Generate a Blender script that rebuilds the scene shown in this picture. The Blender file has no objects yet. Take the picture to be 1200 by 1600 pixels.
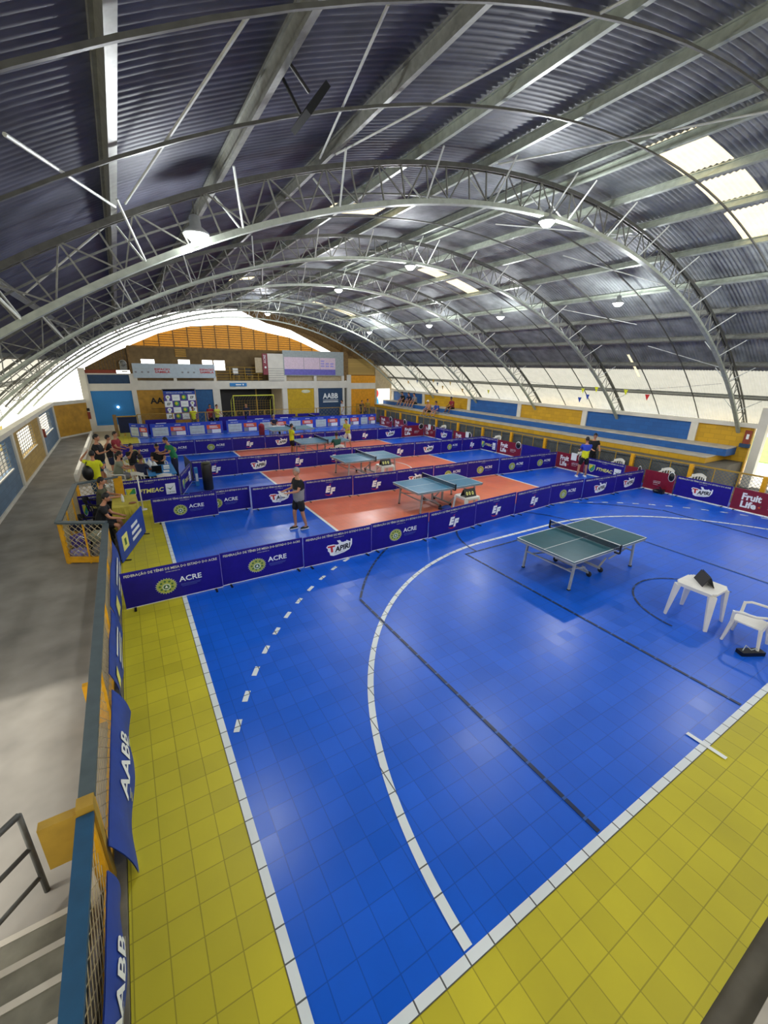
import bpy, bmesh, math, random
from mathutils import Vector, Matrix
random.seed(7)
C = bpy.context.scene.collection
SC = bpy.context.scene
PI = math.pi
sin, cos = math.sin, math.cos

# ------------------------------------------------------------------ camera
cam_d = bpy.data.cameras.new('camera'); cam = bpy.data.objects.new('camera', cam_d); C.objects.link(cam)
SC.camera = cam
R0 = Vector((0.85559307, -0.51738097, 0.01665628))     # right
R1 = Vector((-0.15674075, -0.28960014, -0.94422672))   # down
R2 = Vector((0.49334859, 0.80526312, -0.32887455))     # forward
mw = Matrix((( R0.x, -R1.x, -R2.x, -0.3873), (R0.y, -R1.y, -R2.y, -1.2505), (R0.z, -R1.z, -R2.z, 4.4757), (0, 0, 0, 1)))
cam.matrix_world = mw
cam_d.sensor_fit = 'HORIZONTAL'; cam_d.sensor_width = 36.0
cam_d.lens = 650.2 / 1200.0 * 36.0
cam_d.clip_start = 0.05; cam_d.clip_end = 300

# ------------------------------------------------------------------ world / exposure
W = bpy.data.worlds.new('sky'); SC.world = W; W.use_nodes = True
nt = W.node_tree; bg = nt.nodes['Background']
sky = nt.nodes.new('ShaderNodeTexSky'); sky.sky_type = 'HOSEK_WILKIE'; sky.turbidity = 8.0; sky.ground_albedo = 0.6
sky.sun_direction = Vector((-0.55, -0.35, 0.75)).normalized()
mixs = nt.nodes.new('ShaderNodeMixRGB'); mixs.inputs[0].default_value = 0.85
mixs.inputs[2].default_value = (1.0, 0.99, 0.97, 1)
nt.links.new(sky.outputs[0], mixs.inputs[1]); nt.links.new(mixs.outputs[0], bg.inputs['Color'])
bg.inputs['Strength'].default_value = 3.4
vs = SC.view_settings; vs.view_transform = 'Standard'; vs.look = 'None'; vs.gamma = 1.0; vs.use_curve_mapping = False
vs.exposure = 0.5
LAMP_W = 200.0        # watts of every hall lamp
sun_d = bpy.data.lights.new('sun', 'SUN'); sun_d.energy = 3.4; sun_d.angle = 0.1; sun_d.color = (1, .96, .88)
sun = bpy.data.objects.new('sun', sun_d); C.objects.link(sun); sun.rotation_euler = Vector((-1, 0, .62)).to_track_quat('Z', 'Y').to_euler()

# ------------------------------------------------------------------ materials
def s2l(c):
    return tuple(((v / 12.92) if v <= 0.04045 else ((v + 0.055) / 1.055) ** 2.4) for v in c)
def hexc(h):
    h = h.lstrip('#'); return s2l(tuple(int(h[i:i + 2], 16) / 255 for i in (0, 2, 4)))
MATS = {}
def mat(name, col, rough=0.6, metal=0.0, var=0.12, scale=6.0, emit=0, trans=0.0, spec=0.5, bump=0.0):
    if name in MATS: return MATS[name]
    m = bpy.data.materials.new(name); m.use_nodes = True; MATS[name] = m
    n = m.node_tree; b = n.nodes['Principled BSDF']
    if isinstance(col, str): col = hexc(col)
    b.inputs['Roughness'].default_value = rough; b.inputs['Metallic'].default_value = metal
    b.inputs['Specular IOR Level'].default_value = spec
    tc = n.nodes.new('ShaderNodeTexCoord'); nz = n.nodes.new('ShaderNodeTexNoise')
    nz.inputs['Scale'].default_value = scale; nz.inputs['Detail'].default_value = 3
    n.links.new(tc.outputs['Object'], nz.inputs['Vector'])
    rp = n.nodes.new('ShaderNodeMapRange'); rp.inputs['From Min'].default_value = 0.3; rp.inputs['From Max'].default_value = 0.7
    rp.inputs['To Min'].default_value = 1 - var; rp.inputs['To Max'].default_value = 1 + var
    n.links.new(nz.outputs['Fac'], rp.inputs['Value'])
    hs = n.nodes.new('ShaderNodeHueSaturation'); hs.inputs['Color'].default_value = (*col, 1)
    n.links.new(rp.outputs[0], hs.inputs['Value']); n.links.new(hs.outputs[0], b.inputs['Base Color'])
    if bump:
        bp = n.nodes.new('ShaderNodeBump'); bp.inputs['Strength'].default_value = bump; bp.inputs['Distance'].default_value = 0.02
        n.links.new(nz.outputs['Fac'], bp.inputs['Height']); n.links.new(bp.outputs[0], b.inputs['Normal'])
    if emit:
        b.inputs['Emission Color'].default_value = (1, 1, 1, 1); b.inputs['Emission Strength'].default_value = emit
    if trans:
        t = n.nodes.new('ShaderNodeBsdfTranslucent'); t.inputs['Color'].default_value = (*col, 1)
        mx = n.nodes.new('ShaderNodeMixShader'); mx.inputs[0].default_value = trans
        out = n.nodes['Material Output']
        n.links.new(b.outputs[0], mx.inputs[1]); n.links.new(t.outputs[0], mx.inputs[2]); n.links.new(mx.outputs[0], out.inputs['Surface'])
    return m

T = 0.2542   # floor tile side
def tile_mat(name, col, var=0.14, joint=0.35, rough=0.28, jw=0.035, bumpy=0.05, jx=True):
    m = bpy.data.materials.new(name); m.use_nodes = True; MATS[name] = m
    n = m.node_tree; L = n.links; b = n.nodes['Principled BSDF']; col = hexc(col) if isinstance(col, str) else col
    g = n.nodes.new('ShaderNodeNewGeometry')
    sc = n.nodes.new('ShaderNodeVectorMath'); sc.operation = 'SCALE'; sc.inputs['Scale'].default_value = 1 / T
    L.new(g.outputs['Position'], sc.inputs[0])
    fl = n.nodes.new('ShaderNodeVectorMath'); fl.operation = 'FLOOR'; L.new(sc.outputs[0], fl.inputs[0])
    fr = n.nodes.new('ShaderNodeVectorMath'); fr.operation = 'FRACTION'; L.new(sc.outputs[0], fr.inputs[0])
    sx = n.nodes.new('ShaderNodeSeparateXYZ'); L.new(fl.outputs[0], sx.inputs[0])
    cx = n.nodes.new('ShaderNodeCombineXYZ'); L.new(sx.outputs[0], cx.inputs[0]); L.new(sx.outputs[1], cx.inputs[1])
    wn = n.nodes.new('ShaderNodeTexWhiteNoise'); wn.noise_dimensions = '2D'; L.new(cx.outputs[0], wn.inputs['Vector'])
    nz = n.nodes.new('ShaderNodeTexNoise'); nz.inputs['Scale'].default_value = 1.1; nz.inputs['Detail'].default_value = 5
    L.new(g.outputs['Position'], nz.inputs['Vector'])
    def mathn(op, a, b_=None, v=None):
        x = n.nodes.new('ShaderNodeMath'); x.operation = op
        L.new(a, x.inputs[0])
        if b_ is not None: L.new(b_, x.inputs[1])
        if v is not None: x.inputs[1].default_value = v
        return x.outputs[0]
    s2 = n.nodes.new('ShaderNodeSeparateXYZ'); L.new(fr.outputs[0], s2.inputs[0])
    def edge(o):
        a = mathn('SUBTRACT', o, v=0.5); a = mathn('ABSOLUTE', a); return mathn('GREATER_THAN', a, v=0.5 - jw / 2)
    e = edge(s2.outputs[1])
    if jx: e = mathn('MAXIMUM', edge(s2.outputs[0]), e)
    v1 = mathn('MULTIPLY', wn.outputs['Value'], v=var); v1 = mathn('ADD', v1, v=1 - var * 0.5)
    v2 = mathn('MULTIPLY', nz.outputs['Fac'], v=0.35); v2 = mathn('ADD', v2, v=0.83)
    v = mathn('MULTIPLY', v1, v2)
    ed = mathn('MULTIPLY', e, v=-(1 - joint)); ed = mathn('ADD', ed, v=1.0); v = mathn('MULTIPLY', v, ed)
    hs = n.nodes.new('ShaderNodeHueSaturation'); hs.inputs['Color'].default_value = (*col, 1); L.new(v, hs.inputs['Value'])
    L.new(hs.outputs[0], b.inputs['Base Color'])
    rr = mathn('MULTIPLY', wn.outputs['Value'], v=0.06); rr = mathn('ADD', rr, v=rough); L.new(rr, b.inputs['Roughness'])
    nb = n.nodes.new('ShaderNodeTexNoise'); nb.inputs['Scale'].default_value = 9; L.new(g.outputs['Position'], nb.inputs['Vector'])
    h = mathn('MULTIPLY', e, v=-1.0); h2 = mathn('MULTIPLY', nb.outputs['Fac'], v=0.5); h = mathn('ADD', h, h2)
    bp = n.nodes.new('ShaderNodeBump'); bp.inputs['Strength'].default_value = bumpy; bp.inputs['Distance'].default_value = 0.01
    L.new(h, bp.inputs['Height']); L.new(bp.outputs[0], b.inputs['Normal'])
    return m
def brick_mat(name, col, var=0.1, mortar=0.75, sx=0.4, sz=0.2, rough=0.6, axis='YZ'):
    m = bpy.data.materials.new(name); m.use_nodes = True; MATS[name] = m
    n = m.node_tree; L = n.links; b = n.nodes['Principled BSDF']; col = hexc(col)
    g = n.nodes.new('ShaderNodeNewGeometry'); s = n.nodes.new('ShaderNodeSeparateXYZ'); L.new(g.outputs['Position'], s.inputs[0])
    c = n.nodes.new('ShaderNodeCombineXYZ'); L.new(s.outputs[1 if axis == 'YZ' else 0], c.inputs[0]); L.new(s.outputs[2], c.inputs[1])
    br = n.nodes.new('ShaderNodeTexBrick'); br.inputs['Scale'].default_value = 1; br.inputs['Brick Width'].default_value = sx
    br.inputs['Row Height'].default_value = sz; br.inputs['Mortar Size'].default_value = 0.008
    br.inputs['Color1'].default_value = (*[v * (1 - var) for v in col], 1); br.inputs['Color2'].default_value = (*[min(1, v * (1 + var)) for v in col], 1)
    br.inputs['Mortar'].default_value = (*[v * mortar for v in col], 1); L.new(c.outputs[0], br.inputs['Vector'])
    L.new(br.outputs['Color'], b.inputs['Base Color']); b.inputs['Roughness'].default_value = rough
    bp = n.nodes.new('ShaderNodeBump'); bp.inputs['Strength'].default_value = 0.25; bp.inputs['Distance'].default_value = 0.01; bp.invert = True
    L.new(br.outputs['Fac'], bp.inputs['Height']); L.new(bp.outputs[0], b.inputs['Normal'])
    return m

# ------------------------------------------------------------------ mesh builder
_txt = {}
def text_geo(s, bold=0.0, res=2):
    k = (s, bold, res)
    if k not in _txt:
        c = bpy.data.curves.new('t', 'FONT'); c.body = s; c.size = 1; c.resolution_u = res; c.offset = bold
        o = bpy.data.objects.new('t', c); C.objects.link(o)
        dg = bpy.context.evaluated_depsgraph_get(); me = bpy.data.meshes.new_from_object(o.evaluated_get(dg))
        vs_ = [(v.co.x, v.co.y) for v in me.vertices]; fs = [tuple(p.vertices) for p in me.polygons]
        bpy.data.objects.remove(o); bpy.data.curves.remove(c); bpy.data.meshes.remove(me)
        x0 = min(v[0] for v in vs_); x1 = max(v[0] for v in vs_); y0 = min(v[1] for v in vs_); y1 = max(v[1] for v in vs_)
        _txt[k] = ([((x - x0) / (x1 - x0), (y - y0) / (y1 - y0)) for x, y in vs_], fs, (x1 - x0) / (y1 - y0))
    return _txt[k]
class MB:
    def __init__(s): s.v = []; s.f = []; s.m = []; s.mats = []; s.sm = []
    def mi(s, m):
        if isinstance(m, str): m = MATS[m]
        if m not in s.mats: s.mats.append(m)
        return s.mats.index(m)
    def add(s, vs_, fs, m, smooth=False):
        o = len(s.v); i = s.mi(m); s.v += [tuple(v) for v in vs_]
        for f in fs: s.f.append(tuple(a + o for a in f)); s.m.append(i); s.sm.append(smooth)
        return s
    def box(s, a, b, m, M=None):
        x0, y0, z0 = a; x1, y1, z1 = b
        V = [Vector(p) for p in ((x0, y0, z0), (x1, y0, z0), (x1, y1, z0), (x0, y1, z0), (x0, y0, z1), (x1, y0, z1), (x1, y1, z1), (x0, y1, z1))]
        if M is not None: V = [M @ p for p in V]
        return s.add(V, [(0, 3, 2, 1), (4, 5, 6, 7), (0, 1, 5, 4), (1, 2, 6, 5), (2, 3, 7, 6), (3, 0, 4, 7)], m)
    def bar(s, p, q, w, h, m, up=(0, 0, 1)):
        p = Vector(p); q = Vector(q); d = (q - p); L = d.length
        if L < 1e-6: return s
        d /= L; u = Vector(up); sd = d.cross(u)
        if sd.length < 1e-3: sd = d.cross(Vector((1, 0, 0)))
        sd.normalize(); u = sd.cross(d)
        V = []
        for e in (p, q):
            for a, b in ((-1, -1), (1, -1), (1, 1), (-1, 1)): V.append(e + sd * (a * w / 2) + u * (b * h / 2))
        return s.add(V, [(0, 3, 2, 1), (4, 5, 6, 7), (0, 1, 5, 4), (1, 2, 6, 5), (2, 3, 7, 6), (3, 0, 4, 7)], m)
    def tube(s, pts, r, m, n=8, cap=True):
        pts = [Vector(p) for p in pts]; rs = r if isinstance(r, (list, tuple)) else [r] * len(pts)
        V = []; F = []; ref = None
        for i, p in enumerate(pts):
            d = (pts[min(i + 1, len(pts) - 1)] - pts[max(i - 1, 0)]).normalized()
            if ref is None:
                ref = d.cross(Vector((0, 0, 1)))
                if ref.length < 1e-3: ref = d.cross(Vector((1, 0, 0)))
            ref = (ref - d * ref.dot(d)).normalized(); w = d.cross(ref)
            for k in range(n):
                a = 2 * PI * k / n; V.append(p + (ref * cos(a) + w * sin(a)) * rs[i])
        for i in range(len(pts) - 1):
            for k in range(n):
                a = i * n + k; b = i * n + (k + 1) % n; F.append((a, b, b + n, a + n))
        if cap: F.append(tuple(range(n))[::-1]); F.append(tuple(len(V) - n + k for k in range(n)))
        return s.add(V, F, m, n > 6)
    def lathe(s, prof, m, c=(0, 0, 0), n=20, M=None):
        V = []; F = []
        for r, z in prof:
            for k in range(n):
                a = 2 * PI * k / n; p = Vector((c[0] + r * cos(a), c[1] + r * sin(a), c[2] + z)); V.append(M @ p if M is not None else p)
        for i in range(len(prof) - 1):
            for k in range(n):
                a = i * n + k; b = i * n + (k + 1) % n; F.append((a, b, b + n, a + n))
        F.append(tuple(range(n))[::-1]); F.append(tuple(len(V) - n + k for k in range(n)))
        return s.add(V, F, m, True)
    def poly(s, pts, m): return s.add(pts, [tuple(range(len(pts)))], m)
    def prism(s, pts, h, m):      # pts: 3D outline, h: offset vector
        h = Vector(h); n = len(pts); V = [Vector(p) for p in pts] + [Vector(p) + h for p in pts]
        F = [tuple(range(n))[::-1], tuple(range(n, 2 * n))] + [(i, (i + 1) % n, (i + 1) % n + n, i + n) for i in range(n)]
        return s.add(V, F, m)
    def text(s, t, m, org, u, v, w=None, h=None, bold=0.0, shear=0.0, res=2, center=True):
        g, fs, asp = text_geo(t, bold, res); o = Vector(org); u = Vector(u); v = Vector(v)
        if w is None: w = h * asp
        if h is None: h = w / asp
        dx = -w / 2 if center else 0
        return s.add([o + u * (dx + x * w + y * h * shear) + v * (y * h) for x, y in g], fs, m)
    def sph(s, c, r, m, nu=12, nv=8, M=None):
        c = Vector(c); r = r if isinstance(r, (tuple, list)) else (r, r, r); V = []; F = []
        for j in range(nv + 1):
            t = PI * j / nv
            for k in range(nu):
                a = 2 * PI * k / nu; p = Vector((r[0] * sin(t) * cos(a), r[1] * sin(t) * sin(a), r[2] * cos(t)))
                if M is not None: p = M @ p
                V.append(c + p)
        for j in range(nv):
            for k in range(nu):
                a = j * nu + k; b = j * nu + (k + 1) % nu; F.append((a, a + nu, b + nu, b))
        return s.add(V, F, m, True)
    def mesh(s, name='m'):
        me = bpy.data.meshes.new(name); me.from_pydata(s.v, [], s.f)
        for m in s.mats: me.materials.append(m)
        me.polygons.foreach_set('material_index', s.m); me.polygons.foreach_set('use_smooth', s.sm); me.update(); return me
    def build(s, name, parent=None, loc=None, rz=0):
        o = bpy.data.objects.new(name, s.mesh(name)); C.objects.link(o)
        if parent is not None: o.parent = parent
        if loc is not None: o.location = loc
        o.rotation_euler[2] = rz
        return o
def tag(o, label, cat, group=None, kind=None):
    o['label'] = label; o['category'] = cat
    if group: o['group'] = group
    if kind: o['kind'] = kind
    return o
def thing(name, label, cat, loc=(0, 0, 0), rz=0, group=None):
    o = bpy.data.objects.new(name, None); C.objects.link(o); o.location = loc; o.rotation_euler = (0, 0, rz); o.empty_display_size = 0.1
    return tag(o, label, cat, group)
def struct(o, label=None):
    o['kind'] = 'structure'
    if label: o['label'] = label
    return o
def copy_tree(o, parent=None):
    c = o.copy(); C.objects.link(c); c.parent = parent
    for ch in list(o.children): copy_tree(ch, c)
    return c
ORD = ['first', 'second', 'third', 'fourth', 'fifth', 'sixth', 'seventh', 'eighth', 'ninth', 'tenth', 'eleventh', 'twelfth', 'thirteenth', 'fourteenth', 'fifteenth', 'sixteenth', 'seventeenth', 'eighteenth', 'nineteenth', 'twentieth']

# palette
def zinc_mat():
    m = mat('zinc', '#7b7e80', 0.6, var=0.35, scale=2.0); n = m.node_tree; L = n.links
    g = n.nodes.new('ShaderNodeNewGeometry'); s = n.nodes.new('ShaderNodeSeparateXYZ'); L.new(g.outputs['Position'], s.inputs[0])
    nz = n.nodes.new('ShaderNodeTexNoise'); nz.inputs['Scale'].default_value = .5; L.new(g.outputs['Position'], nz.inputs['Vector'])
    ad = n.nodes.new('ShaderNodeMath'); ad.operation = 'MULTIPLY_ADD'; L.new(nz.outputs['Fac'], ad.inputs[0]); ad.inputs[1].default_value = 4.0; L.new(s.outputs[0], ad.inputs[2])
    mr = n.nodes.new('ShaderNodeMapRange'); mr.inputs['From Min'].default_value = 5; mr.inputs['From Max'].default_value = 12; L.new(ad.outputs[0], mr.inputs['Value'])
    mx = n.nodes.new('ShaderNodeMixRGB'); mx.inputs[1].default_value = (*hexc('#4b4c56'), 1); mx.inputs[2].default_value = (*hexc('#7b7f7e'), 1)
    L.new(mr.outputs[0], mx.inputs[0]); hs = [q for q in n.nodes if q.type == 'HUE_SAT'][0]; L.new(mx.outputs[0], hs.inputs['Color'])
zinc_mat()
tile_mat('blue_tiles', '#0d5cd2', var=0.1, joint=0.7, rough=0.3, bumpy=0.1)
tile_mat('orange_tiles', '#e87d58', var=0.08, joint=0.85, rough=0.3, bumpy=0.1)
tile_mat('yellow_tiles', '#c2b722', var=0.16, joint=0.6, rough=0.5, bumpy=0.15)
tile_mat('white_paint', '#dfe6e6', var=0.05, joint=0.12, rough=0.4, jw=0.05)
tile_mat('black_paint', '#10254a', var=0.05, joint=5, rough=0.4, jw=0.12)
mat('concrete', '#8a857c', 0.75, var=0.25, scale=1.3, bump=0.2)
mat('pale_concrete', '#b5aea0', 0.8, var=0.2, scale=3, bump=0.2)
mat('kerb', '#6d6a5c', 0.8, var=0.25, scale=5)
mat('dark_concrete', '#5f5a4e', 0.9, var=0.2, scale=3)
mat('beige', '#b8a888', 0.7); mat('white_wall', '#d8d4c6', 0.7, var=0.06, scale=2)
mat('brown_wall', '#6e5b3a', 0.8, var=0.25, scale=2)
mat('wood', '#7d6033', 0.7, var=0.3, scale=8); mat('orange_slat', '#dcb04e', 0.6, var=0.15, trans=0.42)
brick_mat('blue_brick', '#1d5a9e'); brick_mat('yellow_brick', '#c79a16'); brick_mat('grey_blue_brick', '#5f7890'); brick_mat('ochre_brick', '#b0924e')
brick_mat('yellow_brick_x', '#c99d18', axis='XZ')
mat('blue_panel', '#2b7fbf', 0.6, var=0.12, scale=30); mat('navy_panel', '#23405f', 0.6)
mat('yellow_panel', '#c4a010', 0.6); mat('ochre_panel', '#b98a2a', 0.6, var=0.2, scale=3); mat('orange_panel', '#e09a1e', 0.6, var=0.12)
mat('blue_wall', '#1b5687', 0.6); mat('brick_red', '#8a3b24', 0.7)
mat('steel', '#82837b', 0.45, metal=0.3, var=0.18, scale=12); mat('light_steel', '#a6ad9f', 0.45, metal=0.2, var=0.15, scale=9)
mat('dark_steel', '#5a5a54', 0.5, metal=0.3, var=0.2, scale=9); mat('white_rod', '#c9ccc4', 0.5)
mat('pale_sheet', '#b9b7aa', .5, var=.15, scale=3, trans=.35); mat('fibreglass', '#cdbf9c', 0.5, var=0.6, scale=2.5, trans=0.6)
mat('navy_print', (0.011, 0.005, 0.22), 0.5, var=0.08, spec=.3); mat('white', '#e8ecea', 0.45, var=0.04); mat('cream_text', '#d6d6b4', 0.5)
mat('ftm_text', '#e6e27c', 0.5); mat('crest', '#a9b250', 0.5); mat('crest_green', '#3f6b3a', 0.5); mat('crest_pale', '#c8d6c0', 0.5)
mat('fruit_red', '#7a1028', 0.4); mat('red', '#c62a2a', 0.5); mat('orange', '#d5552c', 0.5); mat('black', '#0b0b0d', 0.4, var=0.1)
mat('dim_text', '#4b5aa8', 0.5); mat('shield_green', '#3c9a55', 0.5); mat('shield_yellow', '#d6cc3a', 0.5)
mat('royal', '#1b3fb4', 0.4); mat('grey_box', '#b9c4c4', 0.5); mat('purple', '#4d3d8a', 0.6); mat('lavender', '#9b93d6', 0.6)
mat('banner_blue', '#1d3f96', 0.6, var=0.15, scale=4); mat('rail_blue', '#14486a', 0.5); mat('rail_grey', '#49565a', 0.5); mat('safety_yellow', '#e0a416', 0.5)
mat('mustard', '#a8862c', 0.55); mat('wire', '#a89a76', 0.5, metal=0.3); mat('plastic', '#e6e4dc', 0.35, var=0.04); mat('table_green', '#1f5560', 0.3, var=0.08)
mat('table_blue', '#3c7c9c', 0.3, var=0.08); mat('net', '#16203a', 0.8); mat('leg_grey', '#a5a9a8', 0.45, metal=0.2); mat('rubber', '#17181a', 0.6)
mat('skin', '#b98262', 0.5, var=0.06); mat('skin_dark', '#8a5a40', 0.5, var=0.06); mat('hair_black', '#120e0c', 0.6); mat('hair_grey', '#8f8b84', 0.6)
mat('cloth_black', '#0e1014', 0.8); mat('cloth_grey', '#8b8a8c', 0.8); mat('cloth_green', '#1e7a4c', 0.8); mat('cloth_yellow', '#d8dc1e', 0.8)
mat('cloth_lime', '#c9c94a', 0.8); mat('cloth_blue', '#2743b8', 0.8); mat('cloth_navy', '#131c3c', 0.8); mat('cloth_red', '#8c2230', 0.8)
mat('cloth_olive', '#4b4c36', 0.8); mat('cloth_sage', '#7f8572', 0.8); mat('denim', '#2d4a66', 0.8); mat('cloth_white', '#d5d8d8', 0.8); mat('cloth_teal', '#1a4a40', 0.8)
mat('table_cloth', '#b8aa3c', 0.8, var=0.18, scale=5); mat('glow', '#ffffff', emit=14); mat('pink_print', '#d9c2cf', 0.5, var=0.1, scale=14); mat('violet_print', '#6a64b8', 0.5)
mat('pale_metal', '#9ea7a4', 0.6, var=0.1); mat('pale_banner', '#b7c6cc', 0.5, var=0.05); mat('mural_white', '#efe9df', 0.8); mat('mural_blue', '#2f93c8', 0.8); mat('mural_yellow', '#e3c766', 0.8)
mat('ground', '#b9b3a4', 0.9, var=0.15, scale=0.5); mat('grass', '#6d8f3c', 0.9, var=0.2)

# ------------------------------------------------------------------ floors
def sheet(name, x0, x1, y0, y1, z, m, label=None, th=0.02):
    return struct(MB().box((x0, y0, z - th), (x1, y1, z), m).build(name), label)
sheet('ground_outside', -60, 80, -40, 90, -0.3, 'ground', 'pale ground outside the hall')
sheet('floor_slab', -4.05, 21.2, -3.2, 36.5, -0.045, 'dark_concrete', 'dark concrete floor of the hall', th=0.2)
sheet('floor_walkway', -4.05, -1.22, -3.2, 33.0, 0.0, 'concrete', 'grey concrete walkway on the left of the court', th=0.06)
sheet('floor_court', 0, 17.2, 0, 28.9, 0.0, 'blue_tiles', 'blue plastic tile court floor', th=0.04)
b = MB(); b.box((-1.04, -1.08, -0.04), (0, 33, 0.001), 'yellow_tiles'); b.box((0, -1.08, -0.04), (18.0, 0, 0.001), 'yellow_tiles')
b.box((17.2, 0, -0.04), (18.0, 33, 0.0), 'blue_tiles'); b.box((0, 28.9, -0.04), (17.2, 33, 0.0), 'blue_tiles'); struct(b.build('floor_border'), 'yellow tile border around the blue court')
sheet('floor_orange_court', 4.3, 13.4, 8.25, 24.2, 0.003, 'orange_tiles', 'orange tile rectangle in the middle of the court', th=0.01)
sheet('trim_kerb', -1.22, -1.045, -3.2, 9.6, 0.05, 'kerb', 'low concrete kerb beside the yellow tiles', th=0.1)
sheet('floor_far_left', -2.4, -1.04, 18.6, 33, 0.03, 'beige', 'beige raised floor at the far left', th=0.06)
b = MB(); b.box((-2.52, 18.6, 0), (-2.4, 31.5, 0.3), 'white_wall'); struct(b.build('trim_low_wall'), 'low white wall at the far left')
# court lines
LZ = 0.006
ln = MB()
def strip(mb, x0, x1, y0, y1, m, z=LZ): mb.box((x0, y0, z - 0.004), (x1, y1, z), m)
def arc(mb, cx, cy, r, a0, a1, w, m, z=LZ, n=60, dash=None):
    for i in range(n):
        if dash and (i % dash[0]) >= dash[1]: continue
        t0 = math.radians(a0 + (a1 - a0) * i / n); t1 = math.radians(a0 + (a1 - a0) * (i + 1) / n)
        ra, rb = r - w / 2, r + w / 2
        mb.poly([(cx + ra * cos(t0), cy + ra * sin(t0), z), (cx + rb * cos(t0), cy + rb * sin(t0), z), (cx + rb * cos(t1), cy + rb * sin(t1), z), (cx + ra * cos(t1), cy + ra * sin(t1), z)], m)
strip(ln, 0, 0.085, 0, 28.9, 'white_paint'); strip(ln, 0.085, 17.2, 0, 0.085, 'white_paint'); strip(ln, 17.12, 17.2, 0.085, 28.9, 'white_paint')
arc(ln, 7.5, 0.1, 6.18, 180, 92, 0.09, 'white_paint', n=70); arc(ln, 10.2, 0.1, 6.18, 88, 0, 0.09, 'white_paint', n=70)
strip(ln, 7.3, 10.4, 6.23, 6.32, 'white_paint')
arc(ln, 7.55, 0.1, 8.0, 157, 90, 0.075, 'white_paint', n=90, dash=(5, 2)); arc(ln, 9.7, 0.1, 7.9, 90, 20, 0.075, 'white_paint', n=90, dash=(5, 2))
strip(ln, -0.1, 0.35, 8.7, 8.76, 'white_paint', LZ + 0.004); strip(ln, 4.25, 4.33, 8.25, 24.2, 'white', LZ); strip(ln, 13.36, 13.44, 8.25, 24.2, 'white', LZ)
arc(ln, 8.9, 15.3, 2.0, -40, 55, 0.06, 'white', n=20); strip(ln, 6.9, 6.97, 8.25, 9.0, 'white')
struct(ln.build('floor_white_lines'), 'white court markings')
dk = MB()
strip(dk, 3.07, 3.12, 0.1, 5.3, 'black_paint', LZ + 0.003); strip(dk, 14.8, 14.85, 0.1, 5.3, 'black_paint', LZ + 0.003)
arc(dk, 8.95, 1.55, 6.95, 147, 33, 0.05, 'black_paint', LZ + 0.003, n=80)
strip(dk, 6.45, 6.5, 0.1, 5.9, 'black_paint', LZ + 0.003); strip(dk, 11.42, 11.47, 0.1, 5.9, 'black_paint', LZ + 0.003); strip(dk, 6.45, 11.47, 5.88, 5.93, 'black_paint', LZ + 0.003)
arc(dk, 8.95, 5.9, 2.13, 180, 0, 0.05, 'black_paint', LZ + 0.003, n=40); arc(dk, 8.95, 1.6, 1.25, 180, 0, 0.04, 'black_paint', LZ + 0.003, n=40)
struct(dk.build('floor_dark_lines'), 'dark court markings')
mb = MB(); mb.box((5.9, 0.02, 0.008), (6.0, 0.09, 0.011), 'white'); mb = MB()
M = Matrix.Translation((5.25, 0.03, 0.012)) @ Matrix.Rotation(math.radians(90), 4, 'Z')
mb.box((-0.22, -0.03, 0), (0.22, 0.03, 0.003), 'white', M); tag(mb.build('floor_tape'), 'short strip of white tape crossing the near white end line', 'tape')

# ------------------------------------------------------------------ roof
XC, ZC, RR = 8.2, -10.7, 19.15
def rp(a, r=RR, y=0): a = math.radians(a); return Vector((XC + r * sin(a), y, ZC + r * cos(a)))
A0, A1 = -46.4, 46.4; Y0, Y1 = -2.6, 34.3
sky_cells = [(2.0, 6.6, 3.62, 4.5), (7.4, 11.3, 3.62, 4.5), (12.0, 16.9, 3.62, 4.5), (-11.0, -6.4, 9.32, 10.22), (7.3, 11.2, 14.0, 14.7), (12.2, 16.6, 14.0, 14.7), (-10.6, -7, 20.2, 20.9), (8, 11.2, 25.7, 26.4), (12.0, 17, 25.5, 26.3), (34, 38, 9.9, 10.0)]
def roof_z(y): return 0.015 * sin(2 * PI * y / 0.105)
ny = int((Y1 - Y0) / 0.02625); angs = [A0 + (A1 - A0) * i / 60 for i in range(61)]
rb = MB(); V = []; F = []; FS = []; FP = []
for j in range(ny + 1):
    y = Y0 + (Y1 - Y0) * j / ny
    for a in angs: V.append(rp(a, RR + roof_z(y), y))
na = len(angs)
for j in range(ny):
    y = Y0 + (Y1 - Y0) * (j + 0.5) / ny
    for i in range(na - 1):
        a = (angs[i] + angs[i + 1]) / 2; q = (j * na + i, j * na + i + 1, (j + 1) * na + i + 1, (j + 1) * na + i)
        (FS if any(c[0] <= a <= c[1] and c[2] <= y <= c[3] for c in sky_cells) else (FP if abs(a) > 36.5 else F)).append(q)
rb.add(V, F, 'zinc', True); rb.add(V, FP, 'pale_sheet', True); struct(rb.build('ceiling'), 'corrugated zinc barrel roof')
k = MB(); k.add(V, FS, 'fibreglass', True); struct(k.build('window_1'), 'yellowed translucent roof sheets letting daylight in')
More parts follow.
